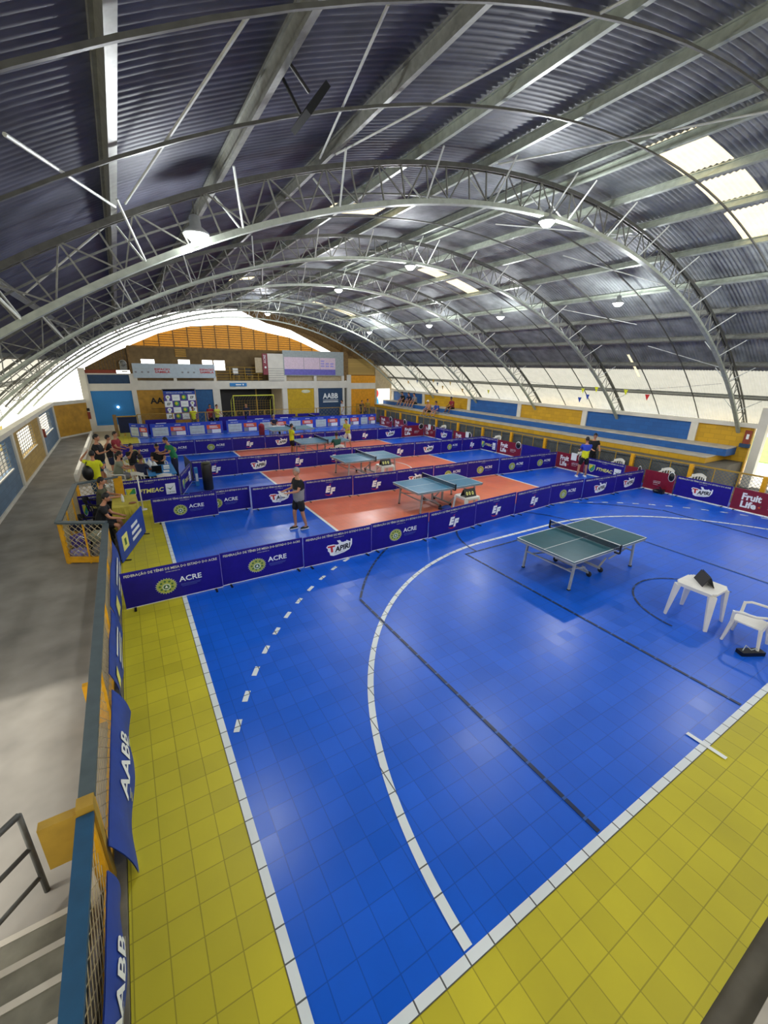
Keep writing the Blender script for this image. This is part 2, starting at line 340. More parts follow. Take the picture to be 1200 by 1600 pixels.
# purlins
PA = [-41.5, -36.5, -31.3, -26, -21.4, -16.2, -10.7, -5.6, -.4, 1.5, 6.2, 10.8, 16.3, 21.5, 26.3, 30.8, 35.6, 41.4]
for i, a in enumerate(PA):
    m = MB(); c = rp(a, 18.97)
    rad = Vector((sin(math.radians(a)), 0, cos(math.radians(a))))
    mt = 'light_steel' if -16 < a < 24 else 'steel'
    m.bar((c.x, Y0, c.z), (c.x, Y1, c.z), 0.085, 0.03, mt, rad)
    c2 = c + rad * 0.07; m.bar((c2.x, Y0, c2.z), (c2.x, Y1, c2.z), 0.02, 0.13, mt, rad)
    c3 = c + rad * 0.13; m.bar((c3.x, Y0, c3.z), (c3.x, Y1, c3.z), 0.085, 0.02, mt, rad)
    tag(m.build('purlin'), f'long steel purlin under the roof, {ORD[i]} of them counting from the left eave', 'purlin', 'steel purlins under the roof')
# arched trusses
TY = [0.45, 6.0, 11.2, 16.4, 21.6, 26.6, 31.4]
def arcbox(mb, r, y, w, h, m, a0=A0, a1=A1, n=60):
    V = []; F = []
    for i in range(n + 1):
        a = a0 + (a1 - a0) * i / n
        for dy, dr in ((-w / 2, -h / 2), (w / 2, -h / 2), (w / 2, h / 2), (-w / 2, h / 2)): V.append(rp(a, r + dr, y + dy))
    for i in range(n):
        for q in range(4): F.append((i * 4 + q, i * 4 + (q + 1) % 4, (i + 1) * 4 + (q + 1) % 4, (i + 1) * 4 + q))
    F.append((0, 1, 2, 3)); F.append((n * 4, n * 4 + 3, n * 4 + 2, n * 4 + 1)); mb.add(V, F, m)
proto = thing('roof_truss', 'x', 'truss', (0, 0, 0), 0, 'arched roof trusses')
m = MB(); arcbox(m, 18.86, -0.045, 0.03, 0.07, 'dark_steel'); arcbox(m, 18.86, 0.045, 0.03, 0.07, 'dark_steel'); m.build('upper_chord', proto)
m = MB(); arcbox(m, 18.28, 0, 0.13, 0.025, 'light_steel'); arcbox(m, 18.31, -0.055, 0.02, 0.07, 'light_steel'); arcbox(m, 18.31, 0.055, 0.02, 0.07, 'light_steel'); m.build('lower_chord', proto)
m = MB(); NB = 62
for i in range(NB):
    a = A0 + (A1 - A0) * i / NB; a2 = A0 + (A1 - A0) * (i + 1) / NB; sdy = 0.03 if i % 2 else -0.03
    m.bar(rp(a, 18.31, sdy), rp(a, 18.86, sdy), 0.022, 0.022, 'steel')
    if i % 2: m.bar(rp(a, 18.31, 0.03), rp(a2, 18.86, 0.03), 0.02, 0.02, 'steel')
    else: m.bar(rp(a, 18.86, -0.03), rp(a2, 18.31, -0.03), 0.02, 0.02, 'steel')
m.build('web', proto)
for a in PA:
    m = MB(); m.tube([rp(a, 18.28, 0), rp(a, 18.9, 0.62)], 0.016, 'white_rod', 6); m.tube([rp(a, 18.28, 0), rp(a, 18.9, -0.62)], 0.016, 'white_rod', 6); m.build('knee_brace', proto)
truss_names = ['nearest arched roof truss, mostly above the camera', 'large arched steel lattice truss across the front of the hall', 'second arched lattice truss, behind the large front one', 'third arched lattice truss over the orange court', 'fourth arched lattice truss, over the far half of the court', 'fifth arched lattice truss, second from the far end wall', 'last arched lattice truss next to the far end wall']
for i, y in enumerate(TY):
    o = proto if i == 0 else copy_tree(proto); o.location = (0, y, 0); o['label'] = truss_names[i]
    # columns that carry the truss
# thin sag bars mid bay
for i, y in enumerate([2.36, 4.15, 7.75, 9.45, 12.95, 14.65, 18.15, 19.85, 23.3, 24.95, 28.2, 29.8]):
    m = MB(); arcbox(m, 18.9, 0, 0.03, 0.03, 'dark_steel', n=50)
    tag(m.build('sag_bar', loc=(0, y, 0)), f'thin curved bar tying the purlins between trusses, {ORD[i]} counting from the camera', 'bar', 'thin curved bars between the purlins')
rods = [((-28.4, 3.18), (-26.0, 5.8)), ((-23.2, 2.43), (-25.6, 5.8)), ((-19.6, 2.47), (-16.9, 5.8)), ((-10.5, 0.9), (-16.2, 5.7)), ((4.0, 0.9), (-5.5, 5.9)), ((-25.7, 6.1), (-31, 8.6)), ((2.6, 8.6), (11.6, 6.2)), ((11.6, 8.6), (22.3, 6.2)), ((22.3, 11), (27, 8.6)), ((36.2, 6.2), (31.4, 8.7))]
for i, (p, q) in enumerate(rods):
    m = MB(); m.tube([rp(p[0], 18.93, p[1]), rp(q[0], 18.93, q[1])], 0.015, 'white_rod', 6)
    tag(m.build('bracing_rod'), ['pale diagonal rod left of the first thick purlin', 'pale diagonal rod between the two thick purlins at upper left', 'pale diagonal rod running up to the top edge near the floodlight', 'long thin diagonal rod right of the floodlight', 'long thin diagonal rod across the upper right of the roof', 'diagonal rod behind the front truss at the left', 'thin diagonal rod behind the front truss near the roof centre', 'thin diagonal rod behind the front truss, right of the centre', 'thin diagonal rod behind the second truss at the right', 'thin diagonal rod low on the right slope of the roof'][i], 'rod', 'diagonal rods under the roof')

# ------------------------------------------------------------------ walls
# left low wall with windows (x = -4.05)
def holes_wall(mb, axis, pos, th, u0, u1, z0, z1, holes, m):
    us = sorted({u0, u1, *[h[0] for h in holes], *[h[1] for h in holes]}); zs = sorted({z0, z1, *[h[2] for h in holes], *[h[3] for h in holes]})
    for i in range(len(us) - 1):
        for j in range(len(zs) - 1):
            cu = (us[i] + us[i + 1]) / 2; cz = (zs[j] + zs[j + 1]) / 2
            if any(h[0] < cu < h[1] and h[2] < cz < h[3] for h in holes): continue
            if axis == 'x': mb.box((pos, us[i], zs[j]), (pos + th, us[i + 1], zs[j + 1]), m)
            else: mb.box((us[i], pos, zs[j]), (us[i + 1], pos + th, zs[j + 1]), m)
wl = MB(); X = -4.2
holes_wall(wl, 'x', X, 0.15, 5.4, 18.39, 0, 2.0, [(15.3, 17.6, 0.9, 1.88)], 'grey_blue_brick')
holes_wall(wl, 'x', X, 0.15, 18.39, 24.5, 0, 2.0, [(19.5, 22.95, 0.92, 1.88)], 'ochre_brick')
holes_wall(wl, 'x', X, 0.15, 24.5, 30.7, 0, 2.0, [(24.95, 28.8, 0.9, 1.88)], 'grey_blue_brick')
for y in (12.6, 18.3, 24.45, 30.1): wl.box((X - 0.02, y, 0), (X + 0.21, y + 0.28, 2.0), 'white_wall')
wl.box((X - 0.05, 5.4, 2.0), (X + 0.22, 30.8, 2.16), 'white_wall'); wl.box((X + 0.15, 5.4, 0), (X + 0.2, 30.7, 0.1), 'white_wall')
struct(wl.build('wall_left'), 'low blue and ochre brick wall with grilled windows on the left')
for i, (a, b_) in enumerate([(15.3, 17.6), (19.5, 22.95), (24.95, 28.8)]):
    m = MB()
    for z in [0.9 + 0.98 * q / 8 for q in range(9)]: m.bar((X + 0.1, a, z), (X + 0.1, b_, z), 0.02, 0.02, 'steel')
    n = int((b_ - a) / 0.42)
    for q in range(n + 1): m.bar((X + 0.1, a + (b_ - a) * q / n, 0.9), (X + 0.1, a + (b_ - a) * q / n, 1.88), 0.02, 0.02, 'steel')
    m.box((X + 0.13, a - 0.03, 0.88), (X + 0.17, b_ + 0.03, 0.92), 'white_wall'); struct(m.build(f'window_{i + 2}'), ['nearest grilled window in the left wall', 'middle grilled window in the left wall', 'farthest grilled window in the left wall'][i])
# angled yellow wall
wa = MB(); P0 = Vector((-4.05, 30.7, 0)); P1 = Vector((-2.45, 33.0, 0)); d = (P1 - P0).normalized(); nrm = Vector((d.y, -d.x, 0))
wa.prism([P0, P1, P1 + Vector((0, 0, 1.95)), P0 + Vector((0, 0, 1.98))], -nrm * 0.15, 'ochre_panel')
wa.prism([P0 + nrm * .02, P1 + nrm * .02, P1 + Vector((0, 0, .1)) + nrm * .02, P0 + Vector((0, 0, .1)) + nrm * .02], nrm * -0.05, 'white_wall')
wa.prism([P0 + nrm * .02 + Vector((0, 0, 1.96)), P1 + nrm * .02 + Vector((0, 0, 1.96)), P1 + Vector((0, 0, 2.16)) + nrm * .02, P0 + Vector((0, 0, 2.16)) + nrm * .02], nrm * -0.2, 'white_wall')
wa.box((-2.62, 32.9, 0), (-2.25, 33.2, 4.1), 'white_wall')
struct(wa.build('wall_corner'), 'ochre wall set at an angle in the far left corner')
m = MB(); m.box((-2.57, 32.82, 0.9), (-2.4, 32.9, 1.35), 'brick_red'); m.box((-2.56, 32.83, 1.42), (-2.4, 32.9, 1.6), 'black'); tag(m.build('notice_board'), 'small dark red notice board on the white pillar at far left', 'notice board')
m = MB(); m.tube([(-3.98, 24.8, .95), (-3.98, 24.8, 1.35)], 0.09, 'brick_red', 10); tag(m.build('fire_extinguisher'), 'small red extinguisher hanging on the left wall between windows', 'fire extinguisher')
# mural wall outside on the left
mu = MB(); mu.box((-6.6, 10, -0.3), (-6.4, 29, 1.75), 'mural_white')
random.seed(3)
for y in range(11, 29):
    for z in range(0, 3):
        p = (-6.395, y + (z % 2) * 0.5, -0.1 + z * 0.62); mcol = random.choice(['mural_blue', 'mural_yellow', 'mural_white', 'mural_blue', 'mural_yellow'])
        mu.poly([p, (p[0], p[1] + 0.85, p[2]), (p[0], p[1] + 0.42, p[2] + 0.52)], mcol)
        p = (-6.394, p[1] + 0.5, p[2] + 0.54); mu.poly([p, (p[0], p[1] + 0.4, p[2] - 0.5), (p[0], p[1] + 0.82, p[2])], random.choice(['mural_blue', 'mural_yellow', 'mural_white']))
tag(mu.build('mural_wall'), 'white outdoor wall painted with blue and yellow triangles', 'wall', kind='structure')

# right wall and bleachers
wr = MB(); cols = [5.5, 7.62, 13.0, 17.6, 22.3, 27.9, 32.7]; cm = ['yellow_brick', 'blue_brick', 'yellow_brick', 'blue_brick', 'yellow_brick', 'blue_brick']
for i in range(6):
    wr.box((21.2, cols[i], 0), (21.4, cols[i + 1], 2.4), cm[i])
for y in cols[1:]: wr.box((21.12, y - 0.14, 0), (21.3, y + 0.14, 2.4), 'white_wall')
wr.box((21.1, 5.4, 2.4), (21.45, 33, 2.56), 'white_wall'); struct(wr.build('wall_right'), 'blue and yellow brick wall above the bleachers')
bl = MB()
bl.box((18.15, 5.55, -0.1), (21.2, 33, 1.0), 'dark_concrete')
bl.box((19.38, 6.2, 1.0), (21.2, 33, 1.22), 'yellow_brick'); bl.box((19.36, 6.2, 1.22), (21.2, 33, 1.26), 'pale_concrete')
bl.box((20.28, 5.9, 1.26), (21.2, 33, 1.55), 'blue_brick'); bl.box((20.26, 5.9, 1.55), (21.2, 33, 1.6), 'pale_concrete')
bl.box((18.13, 5.55, 0.1), (18.15, 33, 0.95), 'kerb')
tag(bl.build('bleachers'), 'concrete bleachers in yellow and blue along the right wall', 'bleachers', kind='structure')
# right opening with column and outside
op = MB(); op.box((21.1, 5.1, 0), (21.4, 5.4, 3.2), 'white_wall'); op.box((21.15, 1.0, 2.9), (21.4, 5.1, 3.3), 'white_wall'); op.box((21.1, -3.2, 0), (21.4, 1.0, 3.2), 'white_wall')
struct(op.build('door_1'), 'bright doorway opening in the right wall beside a white column')
b = MB(); b.box((21.4, -3, -0.1), (36, 12, 0.02), 'pale_concrete'); b.box((28, -3, 0.02), (40, 14, 0.06), 'grass'); struct(b.build('ground_yard'), 'sunlit yard outside the right doorway')
m = MB(); m.box((21.05, 5.5, 1.75), (21.12, 5.72, 2.3), 'brick_red'); m.box((21.045, 5.55, 1.95), (21.06, 5.64, 2.15), 'white'); m.box((21.03, 5.45, 1.61), (21.15, 5.8, 1.76), 'navy_panel')
tag(m.build('fire_sign'), 'red fire hose board on the right wall beside the doorway column', 'sign')
bw = MB(); bw.box((-4.2, -3.4, 0), (21.4, -3.2, 5.6), 'pale_concrete'); struct(bw.build('wall_light_block'), 'added unseen wall behind the stand, blocking low sky light')  # added out of view to keep low sky light off the near floor
# hall end behind: gable frames left open; side curtain walls behind camera
sw = MB(); sw.box((-1.04, -3.2, -0.05), (18, -1.08, -0.02), 'dark_concrete'); sw.box((-1.2, -1.35, -0.03), (18, -1.28, 0.25), 'pale_concrete'); struct(sw.build('wall_stand_base'), 'concrete edge of the stand below the camera')

# ------------------------------------------------------------------ far end wall (y = 33)
YB = 33.0
f = MB()
def bx(x0, x1, z0, z1, m, y0=YB, y1=YB + 0.2, mb=None): (mb or f).box((x0, y0, z0), (x1, y1, z1), m)
# left bay
bx(-2.25, 0.35, 0, 0.42, 'white_wall', YB - 0.05); bx(-2.25, 0.35, 0.42, 2.67, 'blue_panel', YB + 0.06)
bx(-2.25, 0.35, 2.67, 3.13, 'white_wall'); bx(-2.25, 0.35, 3.13, 3.7, 'navy_panel', YB + 0.06); bx(-2.25, 0.35, 3.7, 3.78, 'white_wall')
bx(-2.25, -2.17, 0.4, 3.78, 'white_wall', YB - 0.03); bx(0.18, 0.48, 0, 3.78, 'white_wall', YB - 0.03)
bx(-2.25, -0.5, 3.78, 4.0, 'brick_red', YB + 0.02)
# main beam and piers
bx(0.48, 16.6, 2.7, 3.28, 'white_wall', YB - 0.06, YB + 0.3)
for x0, x1 in ((5.41, 5.92), (10.74, 11.14), (13.46, 13.83), (16.12, 16.3)): bx(x0, x1, 0, 2.7, 'white_wall', YB - 0.04)
bx(16.55, 16.95, 0, 3.78, 'white_wall', YB - 0.04); bx(16.3, 16.55, 0, 2.7, 'dark_concrete', YB + 0.3)
bx(0.48, 4.22, 0, 2.7, 'ochre_panel', YB + 0.04); bx(4.22, 5.41, 0, 2.7, 'blue_wall', YB + 0.04)
bx(11.14, 13.46, 0, 2.7, 'yellow_panel', YB + 0.04); bx(13.83, 16.12, 0, 2.7, 'navy_panel', YB + 0.04)
bx(16.95, 19.45, 0, 2.6, 'orange_panel', YB + 0.04); bx(16.95, 19.45, 2.6, 3.1, 'white_wall'); bx(16.95, 19.45, 3.1, 3.72, 'orange_panel', YB + 0.04)
bx(19.4, 19.6, 0, 2.6, 'beige', YB); bx(19.45, 21.2, 2.6, 5.0, 'beige', YB + 0.05); bx(21.12, 21.4, 0, 2.6, 'beige', YB)
f.text('AABB', 'black', (1.95, YB + 0.035, 1.75), (1, 0, 0), (0, 0, 1), h=0.42, w=1.5, bold=0.03)
f.text('AABB', 'white', (14.98, YB + 0.035, 1.82), (1, 0, 0), (0, 0, 1), h=0.46, w=1.42, bold=0.03)
for i in range(2): bx(14.28, 15.7, 1.68 - i * 0.16, 1.72 - i * 0.16 + i * 0.04, 'white', YB + 0.03, YB + 0.04)
f.sph((12.75, YB + 0.03, 2.45), (0.4, 0.01, 0.14), 'cream_text'); bx(1.2, 3.2, 1.4, 1.43, 'brown_wall', YB + 0.03, YB + 0.04)
# doorway recess
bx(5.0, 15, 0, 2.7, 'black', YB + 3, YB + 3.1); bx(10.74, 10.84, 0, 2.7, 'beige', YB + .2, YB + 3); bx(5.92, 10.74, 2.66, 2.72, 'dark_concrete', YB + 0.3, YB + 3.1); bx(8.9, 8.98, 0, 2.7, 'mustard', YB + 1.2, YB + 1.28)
struct(f.build('wall_end'), 'white end wall with coloured bays and a dark doorway')
# upper storey back wall with windows
u = MB(); holes_wall(u, 'y', YB + 1.5, 0.15, 0.35, 16.3, 3.2, 5.6, [(1.1, 1.95, 3.95, 4.72), (3.5, 4.3, 3.95, 4.74), (5.15, 5.9, 4.0, 4.74), (5.98, 6.8, 4.03, 4.74)], 'brown_wall')
u.box((0.35, YB + 0.2, 3.18), (16.5, YB + 1.6, 3.3), 'dark_concrete'); struct(u.build('wall_end_upper'), 'brown upper wall with small bright windows at the far end')
# slatted gable
def gable_top(x):
    pts = [(-2.2, 4.15), (-0.36, 5.16), (0.43, 5.5), (2.45, 6.43), (4.11, 6.88), (6.3, 7.13), (7.61, 7.21), (9.55, 6.84), (11.84, 6.49), (14.07, 5.61), (16.4, 4.9)]
    for (a, za), (b_, zb) in zip(pts, pts[1:]):
        if a <= x <= b_: return za + (zb - za) * (x - a) / (b_ - a)
    return pts[-1][1] if x > 16 else pts[0][1]
g = MB()
xs = [-2.2 + 2.6 * i / 16 for i in range(17)]
for a, b_ in zip(xs, xs[1:]): g.prism([(a, YB + .1, 3.98), (b_ + .01, YB + .1, 3.98), (b_ + .01, YB + .1, gable_top(b_)), (a, YB + .1, gable_top(a))], (0, 0.05 if int(a * 50) % 2 else .09, 0), 'wood'); g.box((a - .012, YB + .07, 3.98), (a + .012, YB + .1, gable_top(a) - .02), 'dark_concrete')
struct(g.build('wall_gable_left'), 'brown vertical board cladding at the upper left of the end wall')
g = MB(); N = 56; x0, x1 = 0.45, 16.2
GX = lambda x: -.387 + 1.0438 * (x + .387)
GZ = lambda z: 4.476 + 1.0438 * (z - 4.476)
cols_ = [0.45 + (x1 - x0) * i / 17 for i in range(18)]
for a, b_ in zip(cols_, cols_[1:]):
    g.prism([(GX(a), YB + 1.52, GZ(5.5)), (GX(b_), YB + 1.52, GZ(5.5)), (GX(b_), YB + 1.52, GZ(gable_top(b_)) + .02), (GX(a), YB + 1.52, GZ(gable_top(a)) + .02)], (0, .02, 0), 'orange_slat')
    z = 5.58
    while z < min(gable_top(a), gable_top(b_)) - 0.05:
         g.box((GX(a), YB + 1.49, GZ(z + .115)), (GX(b_), YB + 1.52, GZ(z + .155)), 'wood', None); z += 0.155
    g.box((GX(a) - 0.03, YB + 1.48, GZ(5.5)), (GX(a) + 0.03, YB + 1.6, GZ(gable_top(a))), 'wood')
for x, z in ((3.4, 4.9),): 
    for q in range(4): g.box((3.37, YB + 1.44, 4.95 + q * 0.14), (4.1, YB + 1.48, 5.04 + q * 0.14), 'orange_slat')
g.box((0.4, YB + 1.45, 5.5), (16.3, YB + 1.62, 5.62), 'wood')
tag(g.build('louvre_wall'), 'band of glowing orange wooden slats above the upper end wall', 'slats', kind='structure')
# right upper closing panel between the glow and the roof
g = MB(); out = [(8.0, 8.38), (9.0, 7.95), (10.11, 7.54), (11.99, 7.17), (13.42, 6.56), (15.04, 5.85), (16.9, 5.0)]
top = [rp(math.degrees(math.asin((x - XC) / RR)), RR - 0.05).z for x, z in out]
for (a, za), (b_, zb), ta, tb in zip(out, out[1:], top, top[1:]): g.prism([(a, YB + .9, za), (b_, YB + .9, zb), (b_, YB + .9, tb), (a, YB + .9, ta)], (0, 0.08, 0), 'wood')
xs = [16.35 + 4.8 * i / 12 for i in range(13)]
for a, b_ in zip(xs, xs[1:]):
    g.prism([(a, YB + .3, 3.7), (b_, YB + .3, 3.7), (b_, YB + .3, rp(math.degrees(math.asin((b_ - XC) / RR)), RR - .05).z), (a, YB + .3, rp(math.degrees(math.asin((a - XC) / RR)), RR - .05).z)], (0, 0.08, 0), 'wood')
g.box((16.65, YB + .1, 3.78), (19.42, YB + .3, 5.12), 'ochre_brick'); g.box((16.25, YB, 3.3), (16.7, YB + .3, 5.95), 'wood'); g.box((0.28, YB - .02, 3.78), (0.42, YB + .2, 5.5), 'wood')
struct(g.build('wall_gable_right'), 'dark timber cladding under the roof at the far right')
# parapet with banner
t = MB()
for x0, x1 in ((0.45, 3.0), (3.0, 5.72)): t.box((x0, YB - .1, 3.5), (x1, YB - .04, 4.44), 'pale_banner')
for cx_ in (2.25, 5.15):
    t.text('ESPACIO', 'red', (cx_, YB - .11, 4.0), (1, 0, 0), (0, 0, 1), w=0.95, h=0.14, bold=0.03); t.text('SAMBLA', 'red', (cx_, YB - .11, 3.82), (1, 0, 0), (0, 0, 1), w=0.95, h=0.14, bold=0.03)
    t.box((cx_ - 1.75, YB - .11, 4.08), (cx_ - 0.75, YB - .1, 4.12), 'grey_box')
    for q in range(3): t.box((cx_ - 1.7 + q * .38, YB - .11, 3.83), (cx_ - 1.58 + q * .38, YB - .1, 3.93), 'cloth_grey')
tag(t.build('parapet_banner'), 'pale banner with red lettering hung on the balcony parapet', 'banner')
t = MB()
for x in (0.55, 3.0, 5.7): t.box((x - .1, YB, 3.28), (x + .1, YB + .1, 3.6), 'white_wall')
t.box((0.5, YB + .05, 3.55), (5.7, YB + .1, 4.4), 'white_wall'); struct(t.build('wall_parapet'), 'white balcony parapet posts')
r_ = thing('balcony_railing', 'yellow brown metal railing on the open part of the far balcony', 'railing', (5.8, YB, 3.28))
m = MB()
for z in (.15, .35, .55, .75, 1.0): m.tube([(0, 0, z), (3.4, 0, z)], 0.018, 'mustard', 6)
m.build('rails', r_)
for x in (0, 1.0, 2.1, 3.1): MB().tube([(x, 0, 0), (x, 0, 1.0)], 0.022, 'mustard', 6).build('post', r_)
for i, (x, lab) in enumerate([(7.35, 'dark chair with a white bag on the far balcony'), (8.35, 'dark chair beside the red strip on the far balcony')]):
    c_ = thing('balcony_chair', lab, 'chair', (x, YB + 0.6, 3.3)); MB().box((-.22, -.22, .4), (.22, .22, .46), 'black').build('seat', c_); MB().box((-.22, .2, .46), (.22, .24, .9), 'black').build('backrest', c_)
    m = MB(); [m.bar((a * .2, b__ * .2, 0), (a * .2, b__ * .2, .4), .03, .03, 'mustard') for a in (-1, 1) for b__ in (-1, 1)]; m.build('legs', c_)
tag(MB().box((7.15, YB + .5, 3.78), (7.5, YB + .7, 4.2), 'white').build('paper_bag'), 'white paper bag on the dark chair of the far balcony', 'bag')
# score cabin on the balcony
t = thing('balcony_cabin', 'grey boxy cabin with a large pink and violet print on the far balcony', 'cabin', (0, YB - .12, 0))
MB().box((10.9, 0, 3.7), (16.2, .1, 5.6), 'pale_metal').build('body', t)
m = MB(); m.box((10.98, -.03, 3.98), (15.41, 0, 5.1), 'pink_print'); m.box((10.98, -.035, 3.76), (15.41, 0, 4.2), 'violet_print')
for x in (12.6, 14.0): m.box((x, -.04, 4.2), (x + .03, -.03, 5.1), 'cloth_grey')
for q in range(7): m.box((14.1 + (q % 3) * .42, -.04, 4.4 + (q // 3) * .2), (14.4 + (q % 3) * .42, -.035, 4.5 + (q // 3) * .2), 'lavender')
m.build('print', t)
m = MB(); m.box((9.67, -.02, 3.3), (10.9, .1, 5.32), 'white_wall')
for q in range(6): m.box((9.67, -.035, 3.35 + q * .17), (10.9, -.02, 3.38 + q * .17), 'steel')
m.build('side_panel', t); m = MB(); m.box((9.27, -.03, 3.75), (9.66, .1, 5.3), 'fruit_red'); m.sph((9.46, -.04, 4.3), (.08, .01, .08), 'white'); m.text('ACRE', 'white', (9.52, -.035, 4.9), (0, 0, 1), (-1, 0, 0), w=.6, h=.16); m.build('red_strip', t)
MB().box((8.72, .1, 3.9), (9.25, .2, 5.0), 'beige').build('beige_panel', t)
m = MB()
for x in (11.0, 13.6, 16.15): m.box((x - .1, .02, 3.28), (x + .1, .2, 3.72), 'white_wall')
m.box((11.0, .5, 3.28), (16.2, .6, 3.7), 'beige'); m.build('support', t)
m = MB(); m.box((6.67, YB - .12, 2.9), (7.92, YB - .07, 3.15), 'blue_panel'); m.box((7.1, YB - .13, 2.98), (7.5, YB - .12, 3.06), 'white'); m.box((7.6, YB - .13, 2.97), (7.7, YB - .12, 3.08), 'white'); tag(m.build('beam_sign'), 'small blue sign on the white beam above the dark doorway', 'sign')
m = MB(); m.lathe([(.22, 0), (.22, .03)], 'white_wall', M=Matrix.Translation((-0.05, YB - .05, 4.42)) @ Matrix.Rotation(PI / 2, 4, 'X')); m.lathe([(.19, 0), (.19, .05)], 'steel', M=Matrix.Translation((-0.05, YB - .05, 4.42)) @ Matrix.Rotation(PI / 2, 4, 'X')); m.box((-.26, YB - .08, 3.98), (.16, YB - .04, 4.4), 'steel'); m.box((-.2, YB - .1, 3.86), (.14, YB - .05, 3.96), 'white_wall')
tag(m.build('wall_shield'), 'grey round topped plaque on the boards at upper left of the end wall', 'plaque')
m = MB(); m.sph((-.78, YB + .03, 1.6), (.06, .05, .06), 'glow'); tag(m.build('wall_lamp'), 'small glowing lamp on the blue wall panel', 'lamp')
# backdrop
t = thing('photo_backdrop', 'blue backdrop board with a checkerboard of white and green logo squares', 'backdrop', (1.97, 31.5, 0.75))
MB().box((0, 0, 0), (2.0, .04, 2.05), 'purple').build('board', t)
m = MB(); m.box((0, -.012, 1.72), (2.0, 0, 1.95), 'banner_blue'); m.text('ESTADO DO ACRE - FTMEAC', 'white', (1.0, -.015, 1.79), (1, 0, 0), (0, 0, 1), w=1.6, h=.08)
for i in range(4):
    for j in range(4):
        x = i * .5; z = 1.3 - j * .42; k_ = i if j % 2 == 0 else 3 - i
        if k_ in (1, 3): m.box((x + .01, -.012, z), (x + .49, 0, z + .4), 'white')
        if k_ == 3: m.text('EF', 'black', (x + .25, -.015, z + .12), (1, 0, 0), (0, 0, 1), h=.17, bold=.03, shear=.2)
        if k_ == 1: m.box((x + .12, -.015, z + .17), (x + .38, -.012, z + .2), 'grey_box')
        if k_ == 0: m.sph((x + .25, -.01, z + .24), (.14, .01, .13), 'white'); m.box((x + .18, -.015, z), (x + .32, 0, z + .14), 'white'); m.sph((x + .25, -.02, z + .24), (.06, .01, .05), 'crest')
        if k_ == 2: m.sph((x + .25, -.01, z + .22), (.16, .01, .17), 'shield_green'); m.sph((x + .23, -.02, z + .23), (.09, .01, .1), 'shield_yellow')
m.build('print', t)
m = MB(); m.box((-.05, 0, 1.95), (2.05, .05, 2.08), 'steel'); m.build('frame', t)
for x in (.1, 1.9): MB().box((x - .03, .04, -.75), (x + .03, .1, 1.9), 'steel').build('leg', t)
# far fence, behind the sponsor boards
def rail_fence(name, label, P, Q, h, posts, rail_m='mustard', post_m='mustard', mesh_m='wire', mesh=0.12, parent_cat='fence', post_w=.06, z0=.05, wire=.006):
    P = Vector(P); Q = Vector(Q); L = (Q - P).length; t_ = thing(name, label, parent_cat, P, math.atan2(Q.y - P.y, Q.x - P.x))
    MB().bar((0, 0, h), (L, 0, h), .06, .04, rail_m).build('top_rail', t_); MB().bar((0, 0, z0), (L, 0, z0), .04, .04, rail_m).build('bottom_rail', t_)
    for i in range(posts): x = L * i / (posts - 1); MB().box((x - post_w / 2, -post_w / 2, 0), (x + post_w / 2, post_w / 2, h), post_m).build('post', t_)
    m_ = MB(); n = int(L / mesh); hh = h - z0
    k_ = -int(hh / mesh)
    while k_ * mesh < L:
        a = k_ * mesh; s0 = max(0, -a); s1 = min(hh, L - a)
        if s1 > s0: m_.bar((a + s0, 0.003, z0 + s0), (a + s1, .003, z0 + s1), wire, wire, mesh_m, (0, 1, 0)); m_.bar((a + s0, -.003, z0 + hh - s0), (a + s1, -.003, z0 + hh - s1), wire, wire, mesh_m, (0, 1, 0))
        k_ += 1
    m_.build('mesh', t_); return t_
rail_fence('end_fence', 'yellow brown railing across the far end of the court', (0.2, 30.6, 0), (16.8, 30.6, 0), 1.3, 9, mesh=.3)
E2 = [(0.6, 2.4), (5.2, 7.0), (7.1, 8.9), (9.0, 10.8), (11.0, 12.8)]
for i, (a, b_) in enumerate(E2):
    m = MB(); m.box((a, 30.4, .0), (b_, 30.44, .95), 'navy_print'); m.box((a + .6, 30.39, .62), (a + 1.2, 30.4, .72), 'white'); tag(m.build('fence_cloth'), f'dark blue cloth tied to the far end railing, {ORD[i]} from the left', 'cloth', 'blue cloths on the far railing')
# goal
go = thing('futsal_goal', 'yellow futsal goal frame with a net at the far end', 'goal', (6.55, 31.6, 0))
m = MB(); m.tube([(0, 0, 0), (0, 0, 2.3), (3.0, 0, 2.3), (3.0, 0, 0)], .05, 'cloth_lime', 8); m.build('frame', go); m = MB()
for x in (0, 3.0): m.tube([(x, 0, 2.3), (x, .9, 1.9), (x, 1.1, 0)], .02, 'cloth_lime', 6)
m.build('rear_stay', go); m = MB()
for q in range(16): x = q * .2; m.tube([(x, 0, 2.28), (x, .9, 1.88), (x, 1.1, 0)], .006, 'mustard', 4, False)
for q in range(11): z = 1.85 * q / 10; m.tube([(0, 1.1 - .2 * q / 10, z), (3, 1.1 - .2 * q / 10, z)], .006, 'mustard', 4, False)
m.build('net', go)
# mural outside the far right opening
m = MB(); m.box((18.8, 35.5, -.3), (22.6, 35.6, 3), 'mural_white'); m.sph((20.6, 35.48, 1.0), (.7, .01, .9), 'mural_blue'); m.sph((20.9, 35.47, 2.0), (.35, .01, .4), 'red'); m.sph((20.1, 35.47, 1.9), (.12, .01, .3), 'mural_blue')
tag(m.build('mural_panel'), 'bright painted mural seen through the far right opening', 'mural', kind='structure')
